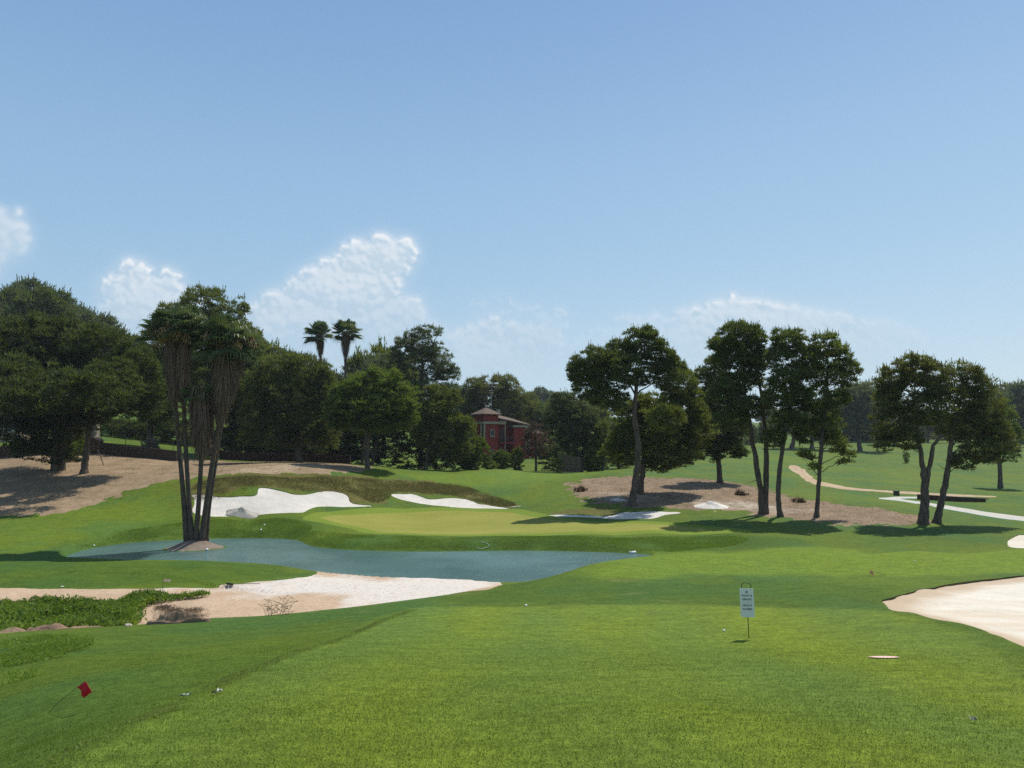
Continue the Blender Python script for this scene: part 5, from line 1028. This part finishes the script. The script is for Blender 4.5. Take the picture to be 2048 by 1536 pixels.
def heap(name, label, px, py, rx, hpx, mat, seed=1, dep=.6, cat='sand pile', conc=1.2):
    q = hit(px, py); s_ = q[1] / F; n, m_ = 56, 16; vs = [(0, 0, hpx * s_)]; fs = []
    for j in range(1, m_ + 1):
        for k in range(n):
            a_ = 2 * math.pi * k / n; f = j / m_; r = f * rx * s_ * (1 + .22 * float(vnoise(np.array([math.cos(a_) * 1.6 + seed]), np.array([math.sin(a_) * 1.6]), seed)[0])); x, y = r * math.cos(a_), r * math.sin(a_) * dep
            g_ = ground_z(q[0] + x, q[1] + y) - q[2]; hgt = hpx * s_ * ((1 - f) ** conc * (1 + .25 * float(fbm(np.array([x * 2.2 + seed]), np.array([y * 2.2]), 3, seed)[0])) + (.55 * float(fbm(np.array([x * 4.2 + seed]), np.array([y * 5]), 4, seed)[0]) * min(1, 3 * (1 - f)) if 'bank' in name else 0)); vs.append((x, y, g_ + hgt - .02 - (.08 if j == m_ else 0)))
    for k in range(n): fs.append((0, 1 + k, 1 + (k + 1) % n))
    for j in range(m_ - 1):
        for k in range(n): a_, b_ = 1 + j * n + k, 1 + j * n + (k + 1) % n; fs.append((a_, a_ + n, b_ + n, b_))
    tag(MB().add(vs, fs).build(name, mat, None, True, q), label, cat)
heap('sand_pile', 'grey damp sand pile inside the big left bunker', 484, 1029, 36, 15, sand_material('damp_sand', (.36, .33, .29), (.44, .41, .36), (.30, .27, .24), .3), 4, .5, conc=1.1)
heap('sand_pile', 'white cone of sand on the bare bank between the tall pines', 1421, 1013, 36, 11, sand_material('white_sand', (.62, .58, .52), (.72, .68, .62), (.5, .45, .4), .2), 5, .8)
heap('sand_pile', 'small pale sand pile in the shade beside the great dark pine', 1236, 1000, 18, 6, sand_material('pale_sand', (.5, .47, .42), (.6, .57, .52), (.4, .36, .3), .2), 6, .7)
heap('earth_bank', 'crumbling brown earth bank at the right end of the weeds', 352, 1246, 62, 15, M['shorebrown'] if 'shorebrown' in M else dirt_material('crumbled_earth', (.13, .085, .055), (.27, .19, .13), (.3, .22, .15)), 7, .3, 'earth bank', .30)
heap('earth_bank', 'low ridge of brown clods along the left edge below the weeds', 60, 1262, 130, 8, dirt_material('brown_clods', (.20, .13, .085), (.36, .25, .17), (.4, .3, .2)), 8, .12, 'earth bank', .5)
for (px, py, lb) in [(1161, 982, 'tuft of dry brown weeds on the left end of the bare bank'), (1480, 990, 'dry brown weeds on the bare bank beside the tall twin trunks'), (1596, 1005, 'dry weeds and clods between the two slim tall trunks')]:
    bush('dry_weeds', lb, 'weeds', [(px, py - 3, 12, 5), (px + 9, py - 1, 8, 4)], hit(px, py)[1], 'dead', spacing=.2, rc=.14, per=22, L=.2, W=.03, stem=False)

# reeds standing at the crest: a handful of bare arching stalks
q = hit(560, 1230); s_ = q[1] / F; r_ = empty('dry_reeds', q, 'sparse dry reed stalks standing against the pink earth', 'reeds'); reed = foliage_material('dry_reed', (.10, .085, .04), (.22, .19, .09), .2)
for k, (x0_, x1_, h_) in enumerate([(-26, -34, 14), (-22, -28, 22), (-14, -20, 26), (-8, 4, 30), (-2, -10, 18), (6, 14, 30), (12, 22, 26), (18, 12, 20), (2, 10, 24), (-18, -10, 18)]):
    a_ = np.array((x0_ * s_, rng.uniform(-.3, .3), -.15)); e_ = np.array((x1_ * s_, rng.uniform(-.3, .3), h_ * s_)); st2 = limb_points(a_, e_, .04, 7, .04); b = MB(); b.tube(st2, np.linspace(.007, .003, 7), 5)
    for j in range(2, 7):
        p_ = st2[j]; d_ = np.array((rng.choice([-1, 1]) * rng.uniform(.1, .2), rng.uniform(-.1, .1), rng.uniform(.0, .16))); b.add([p_, p_ + d_ * .5 + (0, 0, .014), p_ + d_, p_ + d_ * .5 - (0, 0, .004)], [(0, 1, 2), (0, 2, 3)])
    b.build('stalk', reed, r_)

# weeds by the ditch, rough growth at the left edge, long grass on the banks and short blades near the camera
def scatter(name, label, poly, n, Lr, Wr, mat, tb=.5, lean=.5, dens=None, patch=1.2, hump=0.0, seed=0, broad=False, feather=0.0):
    z_ = poly if isinstance(poly, np.ndarray) else zone(poly, 3); lo, hi = z_.min(0), z_.max(0); pts = np.zeros((0, 2))
    while len(pts) < n:
        q = rng.uniform(lo[:2], hi[:2], (n * 2, 2)); sq_ = sdf(z_, q[:, 0], q[:, 1], 3); m_ = sq_ < 0
        if feather: m_ &= rng.rand(len(q)) < np.clip(-sq_ / feather + .5 * fbm(q[:, 0] * .9, q[:, 1] * .9, 3, seed + 1), 0, 1) ** 1.3
        if patch: m_ &= (fbm(q[:, 0] * patch, q[:, 1] * patch, 3, seed + 3) > rng.uniform(-.9, .5, len(q)))
        if dens is not None: m_ &= rng.rand(len(q)) < dens(q[:, 0], q[:, 1])
        pts = np.concatenate([pts, q[m_]])
    pts = pts[:n]
    if name == 'turf_blades': pts = pts[sdf(zone(ZONES[4][1]), pts[:, 0], pts[:, 1], 3) > .05]
    n = len(pts); z = hterr(pts[:, 0], pts[:, 1]); hm = hump * np.clip(.55 + .6 * fbm(pts[:, 0] * .9, pts[:, 1] * .9, 3, seed + 9), 0, 1.3)
    zz = z + hm * (rng.rand(n) ** .6) + .01; L_ = rng.uniform(*Lr, n); W_ = rng.uniform(*Wr, n)
    d = np.stack([rng.normal(0, lean, n), rng.normal(0, lean, n), np.ones(n)], 1); d /= np.linalg.norm(d, axis=1, keepdims=True)
    V_ = tufts(np.stack([pts[:, 0], pts[:, 1], zz + L_ * .3], 1), d, L_, W_, 0, .25 if not broad else .9)
    tt = np.clip(tb + rng.normal(0, .2, n) + .25 * fbm(pts[:, 0] * .8, pts[:, 1] * .8, 2, seed), 0, 1)
    o2 = link(name, tuft_mesh(name, V_, tt, mat)); tag(o2, label, name.replace('_', ' '), kind='stuff'); return o2
turf = foliage_material('turf_blades', (.082, .138, .020), (.138, .205, .030), .42, .7)
scatter('ditch_weeds', 'lush bright green weeds filling the ditch', [(-120, 1216), (0, 1216), (120, 1208), (250, 1202), (340, 1195), (418, 1192), (410, 1196), (340, 1206), (298, 1222), (285, 1240, 25.0), (200, 1258, 24), (0, 1268, 22.4), (-160, 1268, 22.4)], 46000, (.08, .24), (.03, .085), M['weed'], .55, .8, hump=.40, patch=0, broad=True, seed=5, feather=.5)
scatter('dry_roots', 'matted brown dead grass on the crumbling earth bank', [(304, 1224), (330, 1214), (372, 1212), (400, 1222), (424, 1234), (380, 1240, 24), (330, 1242, 24), (300, 1236, 24.5)], 6000, (.06, .2), (.008, .02), foliage_material('dead_roots', (.10, .070, .045), (.22, .165, .115), .15), .4, 1.0, hump=.16, patch=2, broad=True, seed=75, feather=.6)
scatter('rough_grass', 'straggly weeds and rough grass on the slope at the left edge', [(-60, 1290), (40, 1276), (150, 1275), (190, 1290), (120, 1330), (60, 1360), (0, 1375), (-80, 1380)], 15000, (.03, .09), (.008, .020), M['weed'], .8, .8, hump=.05, patch=.9, feather=2.6, broad=True, seed=15)
scatter('bank_grass', 'long grass hanging on the banks round the green', [(384, 1000), (400, 965), (500, 952), (620, 955), (760, 960), (900, 968), (1010, 1000), (1030, 1012), (980, 1010), (900, 992), (800, 984), (775, 1000), (745, 1006), (700, 986), (620, 985), (530, 972), (480, 988)], 40000, (.08, .24), (.012, .03), foliage_material('dry_bank_grass', (.075, .075, .022), (.175, .165, .050), .3), .5, .6, patch=.5, seed=25)
scatter('bank_grass', 'green rough grass on the slope between the green and the pond', [(600, 1080), (640, 1062), (740, 1071), (900, 1075), (1200, 1075), (1420, 1072), (1500, 1080), (1400, 1098), (1290, 1104), (1100, 1099), (900, 1100), (740, 1098), (640, 1092)], 50000, (.03, .09), (.010, .024), M['weed'], .55, .6, patch=.6, seed=35)
scatter('bank_grass', 'green rough grass round the left arm of the pond', [(150, 1092), (260, 1060), (400, 1040), (560, 1036), (620, 1050), (600, 1074), (420, 1074), (300, 1077), (180, 1095)], 36000, (.03, .09), (.010, .024), M['weed'], .55, .6, patch=.6, seed=45)
eL = np.concatenate([np.stack([EDGE[:, 0] - .16, EDGE[:, 1], EDGE[:, 1] * 0], 1), np.stack([EDGE[::-1, 0] + .05, EDGE[::-1, 1], EDGE[:, 1] * 0], 1)])
scatter('edge_grass', 'line of longer uncut grass along the left edge of the near tee', eL, 8000, (.012, .04), (.004, .010), foliage_material('pale_edge_grass', (.100, .155, .030), (.210, .265, .065), .4), .6, .9, patch=2.2, seed=65)
scatter('earth_tufts', 'scattered weed tufts and needle litter on the bare bank', ZONES[8][1], 9000, (.06, .16), (.010, .03), foliage_material('earth_tuft', (.075, .075, .030), (.190, .165, .080), .25), .45, .9, patch=2.2, seed=85)
scatter('earth_tufts', 'scattered weed tufts along the sandy dirt road', ZONES[9][1], 9000, (.06, .18), (.012, .035), bpy.data.materials['earth_tuft'], .4, .9, patch=1.6, seed=95)
# short turf blades near the camera, thinning with distance
near = np.array([(-2.8, 3.4), (2.8, 3.4), (12.5, 17), (-12.5, 17)])
near3 = np.concatenate([near, np.zeros((4, 1))], 1)
scatter('turf_blades', 'short mown blades standing up in the near grass', near3, 260000, (.010, .022), (.0024, .005), turf, .5, .75, dens=lambda x, y: (3.6 / np.hypot(x, y)) ** 1.6 * np.clip((16.5 - y) / 6, 0, 1), patch=0, seed=55)

# ------------------------------------------------------------------ summer haze
hz = MB().box(-520, 520, -40, 640, -4, 82).build('haze', bpy.data.materials.new('haze_air'), None); hm_ = hz.data.materials[0]; hm_.use_nodes = True; t = NT(hm_.node_tree); t.n.clear(); o = t.new('ShaderNodeOutputMaterial')
v = t.new('ShaderNodeVolumePrincipled'); v.inputs['Color'].default_value = (.80, .88, 1, 1); v.inputs['Density'].default_value = .00020; v.inputs['Anisotropy'].default_value = 0; t.l.new(v.outputs[0], o.inputs['Volume']); tag(hz, 'thin pale summer haze over the course', kind='stuff')
